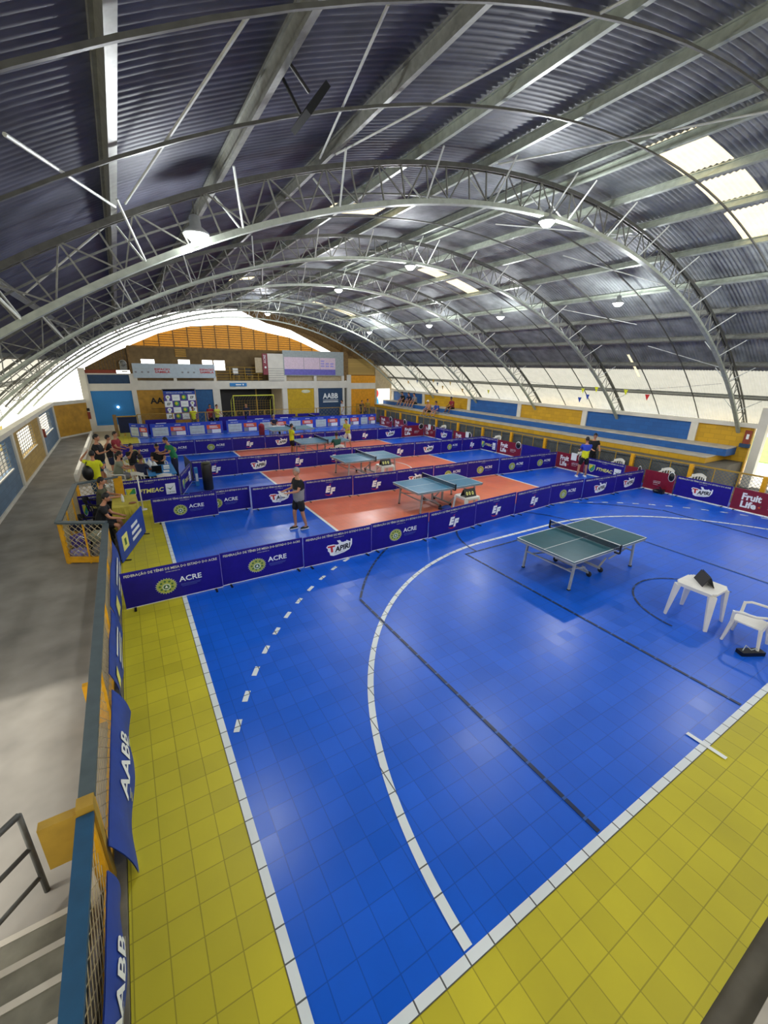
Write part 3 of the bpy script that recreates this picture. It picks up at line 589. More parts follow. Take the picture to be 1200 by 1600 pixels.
# far fence on the right side going out
m = MB(); m.box((-1.15, 30.3, 0), (-.95, 30.5, 1.35), 'wood'); tag(m.build('gate_post'), 'brown wooden gate post at the left end of the far railing', 'post')
m = MB(); m.box((-.9, 30.4, .2), (.15, 30.46, 1.2), 'cloth_navy'); m.box((-.95, 30.38, 1.2), (.2, 30.48, 1.26), 'mustard'); m.box((-.7, 30.38, 0), (-.6, 30.48, .2), 'mustard'); tag(m.build('gate_board'), 'dark grey board in the gate beside the brown post', 'board')
rail_fence('ramp_railing', 'brown handrail beside the far right opening', (17.3, 29.2, 0), (17.3, 32.6, 0), 1.35, 4, mesh=.5)

# ------------------------------------------------------------------ right side fence
fr = thing('side_fence', 'long railing with yellow posts and wire mesh in front of the bleachers', 'fence', (18.04, 0, 0))
MB().bar((0, 1.0, 1.12), (0, 30, 1.12), .05, .05, 'mustard').build('top_rail', fr); MB().bar((0, 1.0, .3), (0, 30, .3), .04, .04, 'mustard').build('bottom_rail', fr)
for i in range(13): y = 1.5 + 2.28 * i; MB().box((-.07, y - .07, 0), (.07, y + .07, 1.14), 'safety_yellow').build('post', fr)
for i in range(40):
    y = 1.5 + .76 * i
    if i % 3: MB().bar((0, y, .3), (0, y, 1.12), .03, .03, 'mustard').build('picket', fr)
m = MB(); k_ = -7
while k_ * .13 < 28.8:
    a = 1.2 + k_ * .13; s0 = max(0, 1.2 - a); s1 = min(.82, 30 - a)
    if s1 > s0: m.bar((0, a + s0, .3 + s0), (0, a + s1, .3 + s1), .008, .008, 'rail_blue', (1, 0, 0)); m.bar((0, a + s0, 1.12 - s0), (0, a + s1, 1.12 - s1), .008, .008, 'rail_blue', (1, 0, 0))
    k_ += 1
m.build('mesh', fr)

# ------------------------------------------------------------------ left fence along the walkway
def left_seg(name, label, y0, y1, posts):
    t_ = thing(name, label, 'fence', (-1.17, y0, 0)); L = y1 - y0
    MB().box((-.075, 0, .955), (.045, L, 1.0), 'rail_grey' if y0 > 2 else 'rail_blue').build('top_rail', t_)
    MB().box((-.03, 0, .06), (.03, L, .14), 'safety_yellow').build('bottom_rail', t_)
    for i in range(posts): y = .03 + (L - .06) * i / (posts - 1); MB().box((-.03, y - .03, .02), (.03, y + .03, .955), 'safety_yellow').build('post', t_)
    m_ = MB(); ms = .15; hh = .815; k_ = -int(hh / ms)
    while k_ * ms < L:
        a = k_ * ms; s0 = max(0, -a); s1 = min(hh, L - a)
        if s1 > s0: m_.bar((.004, a + s0, .14 + s0), (.004, a + s1, .14 + s1), .005, .005, 'wire', (1, 0, 0)); m_.bar((-.004, a + s0, .955 - s0), (-.004, a + s1, .955 - s1), .005, .005, 'wire', (1, 0, 0))
        k_ += 1
    m_.build('mesh', t_); return t_
left_seg('walkway_fence', 'long yellow mesh fence with a grey top rail beside the walkway', 2.2, 9.62, 5)
left_seg('walkway_fence', 'nearest yellow mesh fence with a blue top rail at the bottom left', 0.15, 2.02, 2)
for i, (y, lab, w_, z1) in enumerate([(2.08, 'mustard steel gate post frame at the gap in the near left fence', .3, 1.0), (4.3, 'bright yellow steel brace plate on the left fence', .2, .62)]):
    m = MB(); m.box((-1.2 - w_, y - .03, .55 if i == 0 else 0), (-1.2, y + .05, z1), 'mustard' if i == 0 else 'safety_yellow')
    if i == 0: m.box((-1.24, y - .05, 0), (-1.12, y + .07, 1.06), 'mustard')
    tag(m.build('fence_brace'), lab, 'post')
def cloth(name, label, y0, y1, zt, zb, xt, xb, txt=None, seed=1):
    random.seed(seed); m_ = MB(); nu_, nv_ = 26, 8; V_ = []; F_ = []
    def P_(u_, v_, off=0):
        y = y0 + (y1 - y0) * u_; sag = .05 * sin(PI * u_ * 2) + .03 * sin(9 * u_ + seed)
        z = zt + (zb - zt) * v_ + sag * (1 - v_) * .8 + .02 * sin(13 * u_) * v_; x = xt + (xb - xt) * v_ + .025 * sin(11 * u_ + seed) * v_ + .03 * sin(PI * v_)
        return (x + off, y, max(z, .012))
    for i in range(nu_ + 1):
        for j in range(nv_ + 1): V_.append(P_(i / nu_, j / nv_))
    for i in range(nu_):
        for j in range(nv_): a = i * (nv_ + 1) + j; F_.append((a, a + nv_ + 1, a + nv_ + 2, a + 1))
    n = len(V_); V_ += [(x - .008, y, z) for x, y, z in V_[:n]]; F_ += [tuple(reversed([q + n for q in f_])) for f_ in F_]
    m_.add(V_, F_, 'banner_blue', True)
    if txt:
        g_, fs_, asp_ = text_geo(txt, .02); m_.add([P_(.3 + .42 * x, .62 - .34 * y, .012) for x, y in g_], fs_, 'white')
        for q in range(2):
            m_.poly([P_(.34, .72 + q * .1, .012), P_(.34, .76 + q * .1, .012), P_(.75, .76 + q * .1, .012), P_(.75, .72 + q * .1, .012)], 'white' if q == 0 else 'ftm_text')
    else:
        m_.poly([P_(.1, .35, .014), P_(.1, .8, .014), P_(.22, .8, .014), P_(.22, .35, .014)], 'ftm_text')
        for q in range(3): m_.poly([P_(.35, .3 + q * .2, .014), P_(.35, .38 + q * .2, .014), P_(.85, .38 + q * .2, .014), P_(.85, .3 + q * .2, .014)], 'white')
    tag(m_.build(name), label, 'banner', 'blue cloth banners tied to the left fence')
cloth('fence_banner', 'blue cloth banner lettered AABB at the very bottom left', .3, 1.85, .52, .14, -1.11, -1.06, 'AABB', 1)
cloth('fence_banner', 'wavy blue cloth banner lettered AABB in the middle of the left fence', 2.05, 4.25, .5, .02, -1.1, -.97, 'AABB', 2)
cloth('fence_banner', 'crumpled blue banner with a yellow square on the left fence', 4.4, 6.2, .62, .08, -1.11, -1.05, None, 3)
cloth('fence_banner', 'blue banner with white script farthest along the left fence', 6.25, 9.3, .66, .1, -1.11, -1.05, None, 4)
# fenced bay around the desk
t_ = thing('bay_fence', 'yellow framed mesh pen with grey top rail around the officials desk', 'fence', (0, 0, 0))
Pc = [Vector((-1.17, 9.62, 0)), Vector((-2.1, 10.1, 0)), Vector((-2.02, 13.75, 0)), Vector((-.95, 14.2, 0))]
for a, b_ in zip(Pc, Pc[1:]):
    up = Vector((0, 0, 1)); MB().bar(a + up * 1.02, b_ + up * 1.02, .13, .04, 'rail_grey').build('top_rail', t_); MB().bar(a + up * .1, b_ + up * .1, .05, .14, 'safety_yellow').build('bottom_rail', t_)
    d = (b_ - a).normalized(); L = (b_ - a).length
    for s_ in ([0.04, L / 2, L - .04] if L < 2 else [0.04, L / 3, 2 * L / 3, L - .04]): q = a + d * s_; MB().bar(q, q + up, .06 if s_ != L / 2 else .03, .06 if s_ != L / 2 else .03, 'safety_yellow', d).build('post', t_)
    m = MB(); ms = .14; hh = .84; k_ = -int(hh / ms)
    while k_ * ms < L:
        o_ = k_ * ms; s0 = max(0, -o_); s1 = min(hh, L - o_)
        if s1 > s0: m.bar(a + d * (o_ + s0) + up * (.16 + s0), a + d * (o_ + s1) + up * (.16 + s1), .012, .012, 'wire', (0, 1, 0)); m.bar(a + d * (o_ + s0) + up * (1 - s0), a + d * (o_ + s1) + up * (1 - s1), .012, .012, 'wire', (0, 1, 0))
        k_ += 1
    m.build('mesh', t_)
q = Pc[3]; MB().box((q.x - .12, q.y - .06, 0), (q.x + .12, q.y + .06, 1.02), 'safety_yellow').build('end_post', t_)

# ------------------------------------------------------------------ barriers
BW, BH = 1.78, 0.76
_bar = {}
def print_mesh(kind):
    m = MB(); hw = BW / 2; base = {'fruit': 'fruit_red', 'fruittext': 'fruit_red', 'sponsor': 'royal'}.get(kind, 'navy_print')
    m.box((-hw, -.012, .02), (hw, .012, BH), base); m.box((-hw, .012, .02), (hw, .014, BH), 'black')
    m.box((-hw, -.016, .012), (hw, -.004, .026), 'white'); m.box((hw - .006, -.014, .02), (hw, .013, BH), 'lavender')
    U = (1, 0, 0); Vv = (0, 0, 1); y = -.014
    def T_(s_, mm, x, z, **k): m.text(s_, mm, (x, y, z), U, Vv, **k)
    def R_(x0, x1, z0, z1, mm, yy=-.0135): m.poly([(x0, yy, z0), (x1, yy, z0), (x1, yy, z1), (x0, yy, z1)], mm)
    if base == 'navy_print':
        if kind != 'plain':
            T_('FEDERAÇÃO DE TÊNIS DE MESA DO ESTADO DO ACRE', 'cream_text', 0, .65, w=1.66, h=.078, bold=.02, res=1)
            T_('PATROCINADOR:', 'cream_text', 0, .605, w=.26, h=.022, res=1)
    if kind == 'acre':
        cx_, cz = -.16, .32; pts = []
        for i in range(48):
            r_ = (.19 if (i // 1) % 2 else .158); a = 2 * PI * i / 48; pts.append((cx_ + r_ * cos(a), y, cz + r_ * .88 * sin(a)))
        m.poly([(cx_ + (p[0] - cx_) * 1.04, y + .0003, cz + (p[2] - cz) * 1.04) for p in pts], 'crest_pale'); m.poly(pts, 'crest')
        for i in range(9):
            a = 2 * PI * i / 9 + .3; c0 = (cx_ + .115 * cos(a), cz + .1 * sin(a)); m.poly([(c0[0] + .028 * cos(a + q), y - .0004, c0[1] + .028 * sin(a + q)) for q in (0, 1.6, 3.14, 4.7)], 'crest_green')
        m.poly([(cx_ + .075 * cos(2 * PI * i / 20), y - .0006, cz - .02 + .07 * sin(2 * PI * i / 20)) for i in range(20)], 'crest_pale')
        m.poly([(cx_ + .055 * cos(2 * PI * i / 16), y - .0009, cz - .02 + .05 * sin(2 * PI * i / 16)) for i in range(16)], 'crest_green')
        m.poly([(cx_ - .03, y - .0012, cz - .04), (cx_ + .03, y - .0012, cz - .04), (cx_, y - .0012, cz + .02)], 'white')
        T_('ACRE', 'white', .29, .345, w=.42, h=.115, bold=.02); R_(.1, .48, .29, .3, 'dim_text'); R_(.1, .46, .265, .275, 'dim_text'); R_(.12, .4, .24, .248, 'dim_text')
    if kind == 'tapiri':
        o_ = [(-.34, .40), (-.3, .45), (-.16, .45), (-.05, .42), (.0, .44), (-.06, .53), (.02, .53), (.06, .47), (.12, .46), (.2, .5), (.24, .47), (.3, .44), (.31, .52), (.345, .5), (.34, .36), (.27, .24), (.13, .19), (-.05, .16), (-.16, .15), (-.24, .18), (-.26, .26), (-.3, .3), (-.3, .36)]
        m.poly([(x, y, z) for x, z in o_], 'white')
        m.text('T', 'red', (-.19, y - .001, .25), U, (-.1, 0, 1), w=.19, h=.17, bold=.05); m.text('APIRI', 'black', (.08, y - .001, .255), (1, 0, .12), Vv, w=.4, h=.14, bold=.04, shear=.1)
        m.text('Caipi & Natural', 'black', (0, y - .001, .2), (1, 0, .06), Vv, w=.28, h=.03, res=1)
        m.poly([(.08, y - .001, .47), (.12, y - .001, .5), (.21, y - .001, .51), (.18, y - .001, .47)], 'navy_print')
    if kind == 'ef':
        m.poly([(-.18 + .3 * i / 10, y - .0002, .19 - .035 * sin(PI * i / 10)) for i in range(11)] + [(.12 - .3 * i / 10, y - .0002, .18 - .055 * sin(PI * (10 - i) / 10)) for i in range(11)], 'red')
        m.text('E', 'white', (-.08, y - .001, .24), U, Vv, w=.16, h=.24, bold=.07, shear=.22); m.text('F', 'white', (.09, y - .0015, .17), U, Vv, w=.16, h=.24, bold=.07, shear=.22)
        m.poly([(-.03, y, .5), (.02, y, .5), (.06, y, .56)], 'red'); R_(-.17, .17, .125, .133, 'dim_text')
    if kind == 'ftmeac':
        sh = [(-.72, .5), (-.42, .5), (-.42, .3), (-.48, .2), (-.57, .14), (-.66, .2), (-.72, .3)]
        m.poly([(x, y, z) for x, z in sh], 'white'); m.poly([(-.57 + (x + .57) * .9, y - .0004, .34 + (z - .34) * .9) for x, z in sh], 'shield_green')
        m.poly([(-.69, y - .0008, .47), (-.5, y - .0008, .47), (-.68, y - .0008, .24)], 'shield_yellow'); m.poly([(-.6, y - .001, .28), (-.5, y - .001, .35), (-.52, y - .001, .22)], 'blue_panel')
        T_('FTMEAC', 'ftm_text', .02, .27, w=.72, h=.15, bold=.03, shear=.15)
        R_(.46, .76, .14, .52, 'white'); m.poly([(.49, y - .001, .38), (.6, y - .001, .29), (.73, y - .001, .46), (.61, y - .001, .34)], 'crest_green'); m.text('CBTM', 'crest_green', (.61, y - .001, .18), U, Vv, w=.22, h=.055)
    if kind in ('fruit',):
        T_('Fruit', 'white', -.36, .4, w=.54, h=.24, bold=.04); T_('Life', 'white', -.4, .14, w=.44, h=.23, bold=.04)
        m.sph((-.1, y, .24), (.035, .002, .03), 'orange', 8, 6); m.sph((-.07, y, .29), (.02, .002, .02), 'crest_green', 8, 6)
    if kind in ('fruit', 'fruittext'):
        x = .32 if kind == 'fruit' else -.1
        T_('O SABOR QUE FAZ', 'white', x, .36, w=.42, h=.035, bold=.02, res=1); T_('BEM PRA VIDA', 'white', x, .3, w=.4, h=.04, bold=.02, res=1); R_(x - .2, x + .1, .24, .25, 'white')
        m.lathe([(.19, 0), (.19, .003)], 'white', M=Matrix.Translation((.66, y + .002, .66)) @ Matrix.Rotation(PI / 2, 4, 'X'), n=28); m.lathe([(.165, 0), (.165, .005)], 'black', M=Matrix.Translation((.66, y + .002, .66)) @ Matrix.Rotation(PI / 2, 4, 'X'), n=28)
    if kind == 'sponsor':
        for x0 in (-.47, ): 
            T_('ESPORTE', 'white', -.45, .62, w=.4, h=.05, bold=.02); T_('APOIO', 'white', .42, .62, w=.3, h=.06, bold=.02)
            R_(-.8, -.06, .08, .56, 'grey_box'); R_(-.7, -.2, .4, .42, 'cloth_grey', -.015); R_(-.7, -.15, .18, .2, 'cloth_grey', -.015)
            R_(.06, .78, .32, .56, 'orange'); R_(.2, .6, .46, .5, 'white', -.015); R_(.2, .64, .38, .42, 'white', -.015)
            R_(.06, .3, .08, .3, 'cloth_grey'); R_(.32, .78, .08, .3, 'white')
    return m
def bar_part(kind):
    if kind not in _bar:
        f_ = MB(); 
        for sx in (-.72, .72): f_.box((sx - .02, -.16, 0), (sx + .02, .16, .018), 'black')
        _bar[kind] = print_mesh(kind).mesh('panel')
        if 'feet' not in _bar:
            a = MB(); a.box((-.02, -.16, 0), (.02, .16, .018), 'black'); a.box((-.012, .014, 0), (.012, .03, .5), 'black'); _bar['feet'] = a.mesh('foot')
    return _bar[kind]
DESC = {'acre': 'navy barrier with crest and ACRE lettering', 'tapiri': 'navy barrier with white TAPIRI logo', 'ef': 'navy barrier with white EF logo', 'ftmeac': 'navy barrier lettered FTMEAC', 'fruit': 'red barrier lettered Fruit Life', 'fruittext': 'red barrier with round black badge', 'sponsor': 'royal blue board with white and orange boxes', 'plain': 'plain navy barrier'}
def barrier(kind, x, y, rz, where, group, sc_=1.0, sz=1.0, tilt=0, z=0):
    t_ = thing('court_barrier', f'{DESC[kind]}, {where}', 'barrier', (x, y, z), rz, group)
    if tilt: t_.rotation_euler[0] = tilt
    me = bar_part(kind); p = bpy.data.objects.new('panel', me); C.objects.link(p); p.parent = t_; p.scale = (sc_, 1, sz)
    for sx in (-.74, .74):
        q = bpy.data.objects.new('foot', _bar['feet']); C.objects.link(q); q.parent = t_; q.location = (sx * sc_, 0, 0)
    return t_
def row(kinds, pts, ys, where, group):
    n = len(kinds)
    for i, k_ in enumerate(kinds):
        if k_ is None: continue
        x0, x1 = pts[i], pts[i + 1] if not isinstance(pts[i], tuple) else None
        xa, ya, xb, yb = x0, ys(x0), x1, ys(x1); L = math.hypot(xb - xa, yb - ya)
        barrier(k_, (xa + xb) / 2, (ya + yb) / 2 + (.02 if i % 2 else -.02), math.atan2(yb - ya, xb - xa), f'{ORD[i]} from the left in the {where}', group, L / BW * .995)
def lerp(pts):
    def f_(x):
        for (a, ya), (b_, yb) in zip(pts, pts[1:]):
            if x <= b_: return ya + (yb - ya) * (x - a) / (b_ - a)
        return pts[-1][1]
    return f_
y1 = lerp([(-1, 7.2), (6, 7.2), (12, 7.6), (17.2, 7.25)])
row(['acre', 'acre', 'tapiri', 'acre', 'ef', 'ef', 'ef', 'acre', 'tapiri', 'tapiri'], [-.97, .81, 2.62, 4.42, 6.24, 8.06, 9.93, 11.75, 13.5, 15.3, 17.05], y1, 'front row', 'barriers of the front row')
y2 = lerp([(-1, 12.1), (8, 11.75), (12, 11.75), (17.2, 11.4)])
row(['acre', None, 'tapiri', 'ef', 'ef', 'tapiri', 'acre', 'acre', 'acre', 'acre'], [-.18, 1.62, 2.66, 4.47, 6.27, 8.12, 9.9, 11.7, 13.5, 15.3, 17.1], y2, 'second row', 'barriers of the second row')
barrier('acre', 1.77, 12.17, -.03, 'half hidden behind the leftmost of the second row', 'barriers of the second row')
y3 = lerp([(1, 16.98), (17.2, 16.6)])
row(['ef', 'tapiri', 'ef', 'ef', 'acre', 'ef', 'tapiri', 'acre', 'ef'], [1.54, 3.34, 5.14, 6.95, 8.78, 10.6, 12.45, 14.2, 15.7, 17.1], y3, 'third row', 'barriers of the third row')
y4 = lerp([(-1, 22.3), (17.2, 22.2)])
row(['acre', 'acre', 'acre', 'acre', 'ef', 'tapiri', 'ef', 'acre', 'ef', 'tapiri', 'fruit'], [-2.85 + 0, -1.05, .62, 2.42, 4.25, 6.08, 7.9, 9.72, 11.5, 13.4, 15.25, 17.1][0:12], y4, 'fourth row', 'barriers of the fourth row') if False else row(['acre', 'acre', 'acre', 'ef', 'tapiri', 'ef', 'acre', 'ef', 'tapiri', 'fruit'], [-.98, .62, 2.42, 4.3, 6.08, 7.9, 9.72, 11.5, 13.4, 15.25, 17.1], y4, 'fourth row', 'barriers of the fourth row')
X5 = [.75, 2.9, 5.08, None, 5.32, 7.5, 9.65, 11.7, 13.75, 15.6, 17.1]
k5 = 0
for a, b_ in zip(X5, X5[1:]):
    if a is None or b_ is None: continue
    barrier('sponsor', (a + b_) / 2, 28.8, 0, f'{ORD[k5]} from the left in the last row', 'sponsor boards of the last row', (b_ - a) / BW * .99, 1.14); k5 += 1
barrier('sponsor', .15, 29.3, -.75, 'angled at the left end', 'sponsor boards of the last row', .75, 1.14)
# side row (x = 17.2), facing the court
seq = [('fruit', 2.5, 4.3), ('tapiri', 4.33, 6.13), ('fruittext', 6.16, 7.3), ('fruittext', 7.45, 8.1), ('ftmeac', 8.13, 9.93), ('fruit', 9.96, 11.5), ('plain', 11.9, 13.65), ('fruit', 13.68, 15.4), ('ftmeac', 15.43, 16.75), ('fruit', 17.5, 19.2), ('tapiri', 19.3, 21.0), ('fruit', 21.05, 22.3), ('plain', 22.5, 24.4), ('fruit', 24.5, 26.3), ('fruit', 26.5, 28.4)]
for i, (k_, a, b_) in enumerate(seq):
    barrier(k_, 17.22, (a + b_) / 2, -PI / 2, f'{ORD[i]} from the doorway in the side row', 'barriers along the right side', (b_ - a) / BW * .99)
# around the officials
barrier('ftmeac', -.08, 14.6, .02, 'facing the camera in front of the officials table', 'barriers around the officials table', 1.02)
barrier('ftmeac', 1.17, 15.6, math.atan2(1.8, .55), 'turned at an angle by the black drum', 'barriers around the officials table')
barrier('plain', 1.5, 17.45, PI / 2 + .05, 'seen from its dark back behind the green shirted man', 'barriers around the officials table')
barrier('ftmeac', -1.62, 13.3, .1, 'inside the pen', 'barriers around the officials table', .42, 1.0)
# leaning blue sign on the left
t_ = thing('side_board', 'blue board with a yellow square standing askew on the yellow tiles', 'board', (-.72, 10.45, 0), math.atan2(2.0, .58))
m = MB(); m.box((-1.02, -.012, .05), (1.02, .012, .8), 'banner_blue'); m.box((-.82, -.016, .25), (-.42, -.012, .62), 'ftm_text'); m.box((-.68, -.02, .35), (-.56, -.016, .52), 'crest_green')
for q in range(3): m.box((-.1 + q * .02, -.016, .22 + q * .16), (.65 - .1 * q, -.012, .3 + q * .16), 'white')
m.build('panel', t_)
for sx in (-.85, .85): MB().box((sx - .02, -.14, 0), (sx + .02, .14, .02), 'black').build('foot', t_)
for o_ in [c_ for c_ in t_.children if c_.name.startswith('panel')]: o_.location.z = -.03

# ------------------------------------------------------------------ table tennis tables
def tt_table(label, x, y, top='table_green', dark=False):
    t_ = thing('table_tennis_table', label, 'table', (x, y, 0), 0, 'table tennis tables'); a, b_ = 1.37, .7625; z = .76
    for sx, nm in ((-1, 'table_half'), (1, 'table_half')):
        m_ = MB(); x0, x1 = (-a, -.003) if sx < 0 else (.003, a)
        m_.box((x0, -b_, z - .022), (x1, b_, z), top)
        e = .0015
        def st(p0, p1, q0, q1): m_.box((p0, q0, z), (p1, q1, z + e), 'white')
        st(x0, x1, -b_, -b_ + .02); st(x0, x1, b_ - .02, b_); st(*((x0, x0 + .02) if sx < 0 else (x1 - .02, x1)), -b_, b_); st(x0, x1, -.0025 * 2, .0025 * 2)
        m_.build(nm, t_)
    m_ = MB(); fm = 'leg_grey' if not dark else 'black'
    for yy in (-b_ + .03, b_ - .03): m_.box((-a + .02, yy - .012, z - .075), (a - .02, yy + .012, z - .022), fm)
    for xx in (-a + .02, -.03, .03, a - .02): m_.box((xx - .012, -b_ + .02, z - .075), (xx + .012, b_ - .02, z - .022), fm)
    m_.build('apron', t_)
    for sx in (-1, 1):
        for sy in (-1, 1):
            m_ = MB(); m_.bar((sx * (a - .26), sy * (b_ - .14), z - .05), (sx * (a - .2), sy * (b_ - .14), 0.02), .045, .045, fm); m_.box((sx * (a - .2) - .03, sy * (b_ - .14) - .03, 0), (sx * (a - .2) + .03, sy * (b_ - .14) + .03, .025), 'rubber'); m_.build('leg', t_)
        m_ = MB(); m_.bar((sx * (a - .23), -b_ + .14, .42), (sx * (a - .23), b_ - .14, .42), .03, .03, fm); m_.bar((sx * (a - .23), -b_ + .3, .42), (sx * .45, -b_ + .3, .3), .025, .025, fm); m_.bar((sx * (a - .23), b_ - .3, .42), (sx * .45, b_ - .3, .3), .025, .025, fm); m_.build('brace', t_)
        m_ = MB(); m_.bar((sx * .22, -.45, .1), (sx * .22, .45, .1), .05, .04, fm); m_.bar((sx * .22, 0, .1), (sx * .22, 0, .7), .05, .05, fm); m_.bar((sx * .22, -.4, .12), (sx * .45, -.4, .3), .03, .03, fm); m_.bar((sx * .22, .4, .12), (sx * .45, .4, .3), .03, .03, fm); uc = m_.build('undercarriage', t_)
        for yy in (-.45, .45):
            m_ = MB(); m_.lathe([(.02, -.02), (.06, -.018), (.065, 0), (.06, .018), (.02, .02)], 'rubber', M=Matrix.Translation((sx * .22, yy, .065)) @ Matrix.Rotation(PI / 2, 4, 'Y'), n=14); m_.build('wheel', uc)
    m_ = MB(); m_.box((-.002, -.9, z + .01), (.002, .9, z + .14), 'net'); m_.box((-.006, -.915, z + .138), (.006, .915, z + .152), 'white'); n_ = m_.build('net', t_)
    # open weave made of threads
    m_ = MB()
    for sy in (-1, 1): m_.box((-.02, sy * .915 - .012, z - .05), (.02, sy * .915 + .012, z + .155), 'black'); m_.box((-.03, sy * .8 - .1 * (sy > 0) * 0 - .0, z - .06), (.03, sy * .915, z - .03), 'black') if sy > 0 else m_.box((-.03, -.915, z - .06), (.03, -.8, z - .03), 'black')
    m_.build('net_post', t_); return t_
nm = MATS['net']; nmt = nm.node_tree; tb = nmt.nodes.new('ShaderNodeBsdfTransparent'); mx = nmt.nodes.new('ShaderNodeMixShader'); mx.inputs[0].default_value = .55
nmt.links.new(nmt.nodes['Principled BSDF'].outputs[0], mx.inputs[2]); nmt.links.new(tb.outputs[0], mx.inputs[1]); nmt.links.new(mx.outputs[0], nmt.nodes['Material Output'].inputs['Surface'])
tt_table('large green table tennis table on the blue floor nearest the camera', 8.35, 4.05)
tt_table('blue table tennis table on orange tiles just behind the front row of barriers', 8.42, 9.6, 'table_blue')
tt_table('blue table tennis table on orange tiles behind the second row of barriers', 8.34, 14.63, 'table_blue')
tt_table('blue table tennis table where two players in yellow shirts face each other', 8.3, 19.5, 'table_blue')
tt_table('pale table tennis table on the blue floor before the royal blue boards', 8.33, 24.5, 'table_blue')
t_ = tt_table('black folded out table tennis table at the far end behind the boards', 11.9, 30.0, 'black', True)

# ------------------------------------------------------------------ plastic furniture
def plastic_table(label, x, y, w=.62, d=.66, rz=0, h=.72):
    t_ = thing('plastic_table', label, 'table', (x, y, 0), rz, 'white plastic tables'); m_ = MB(); a, b_ = w / 2, d / 2; s_ = .05
    o_ = [(-a + 2 * s_, -b_), (a - 2 * s_, -b_), (a - 2 * s_, -b_ + s_ * .5), (a - s_, -b_ + s_ * .5), (a - s_, -b_ + s_), (a, -b_ + s_), (a, b_ - s_), (a - s_, b_ - s_), (a - s_, b_ - s_ * .5), (a - 2 * s_, b_ - s_ * .5), (a - 2 * s_, b_), (-a + 2 * s_, b_), (-a + 2 * s_, b_ - s_ * .5), (-a + s_, b_ - s_ * .5), (-a + s_, b_ - s_), (-a, b_ - s_), (-a, -b_ + s_), (-a + s_, -b_ + s_), (-a + s_, -b_ + s_ * .5), (-a + 2 * s_, -b_ + s_ * .5)]
    m_.prism([(x_, y_, h - .025) for x_, y_ in o_], (0, 0, .025), 'plastic'); m_.prism([(x_ * .94, y_ * .94, h - .07) for x_, y_ in o_], (0, 0, .045), 'plastic'); m_.build('tabletop', t_)
    for sx in (-1, 1):
        for sy in (-1, 1):
            m_ = MB(); X0, Y0_ = sx * (a - .045), sy * (b_ - .045); X1, Y1_ = sx * (a + .015), sy * (b_ + .015)
            tp = [(X0 - .07, Y0_ - .02), (X0 - .02, Y0_ - .07), (X0 + .07, Y0_ + .02), (X0 + .02, Y0_ + .07)] if sx * sy < 0 else [(X0 - .07, Y0_ + .02), (X0 - .02, Y0_ + .07), (X0 + .07, Y0_ - .02), (X0 + .02, Y0_ - .07)]
            V_ = [(p, q, h - .05) for p, q in tp] + [(X1 + (p - X0) * .45, Y1_ + (q - Y0_) * .45, 0) for p, q in tp]
            m_.add(V_, [(0, 1, 2, 3), (7, 6, 5, 4), (0, 4, 5, 1), (1, 5, 6, 2), (2, 6, 7, 3), (3, 7, 4, 0)], 'plastic'); m_.build('leg', t_)
    return t_
def plastic_chair(label, x, y, rz, group='white plastic armchairs', pm='plastic'):       # faces local +Y
    t_ = thing('plastic_chair', label, 'chair', (x, y, 0), rz, group)
    m_ = MB(); m_.prism([(-.2, -.2, .4), (.2, -.2, .4), (.23, .22, .42), (-.23, .22, .42)], (0, 0, .025), pm); m_.build('seat', t_)
    m_ = MB(); n = 10; bp_ = [(-.22 + .44 * i / n, -.24 - .09 * sin(PI * i / n) * 1) for i in range(n + 1)]
    for i in range(n):
        (xa, ya), (xb, yb) = bp_[i], bp_[i + 1]; za = .8 + .07 * sin(PI * i / n); zb = .8 + .07 * sin(PI * (i + 1) / n)
        m_.add([(xa, ya - .06, za - .12), (xb, yb - .06, zb - .12), (xb, yb - .06, zb), (xa, ya - .06, za), (xa, ya - .08, za - .12), (xb, yb - .08, zb - .12), (xb, yb - .08, zb), (xa, ya - .08, za)], [(0, 1, 2, 3), (7, 6, 5, 4), (3, 2, 6, 7), (0, 4, 5, 1)], pm)
        if i % 2 == 0: m_.bar((xa + .01, ya + .01, .44), (xa + .01, ya - .065, za - .03), .022, .012, pm, (0, 1, 0))
    m_.bar((-.22, -.22, .42), (-.22, -.3, .81), .04, .02, pm); m_.bar((.22, -.22, .42), (.22, -.3, .81), .04, .02, pm); m_.build('backrest', t_)
    for sx in (-1, 1):
        m_ = MB(); m_.tube([(sx * .23, -.28, .7), (sx * .29, -.1, .65), (sx * .3, .12, .635), (sx * .27, .2, .6)], .022, pm, 6); m_.bar((sx * .27, .2, .62), (sx * .235, .2, .4), .045, .02, pm); m_.build('armrest', t_)
        for sy in (-1, 1): m_ = MB(); m_.tube([(sx * .2, sy * .19, .42), (sx * .26, sy * .25, 0)], [.035, .022], pm, 6); m_.build('leg', t_)
    return t_
plastic_table('white plastic table with stepped edges holding a black flip scoreboard', 8.38, 1.56)
plastic_chair('white plastic armchair at the right edge beside the near white table', 8.32, .72, .06)
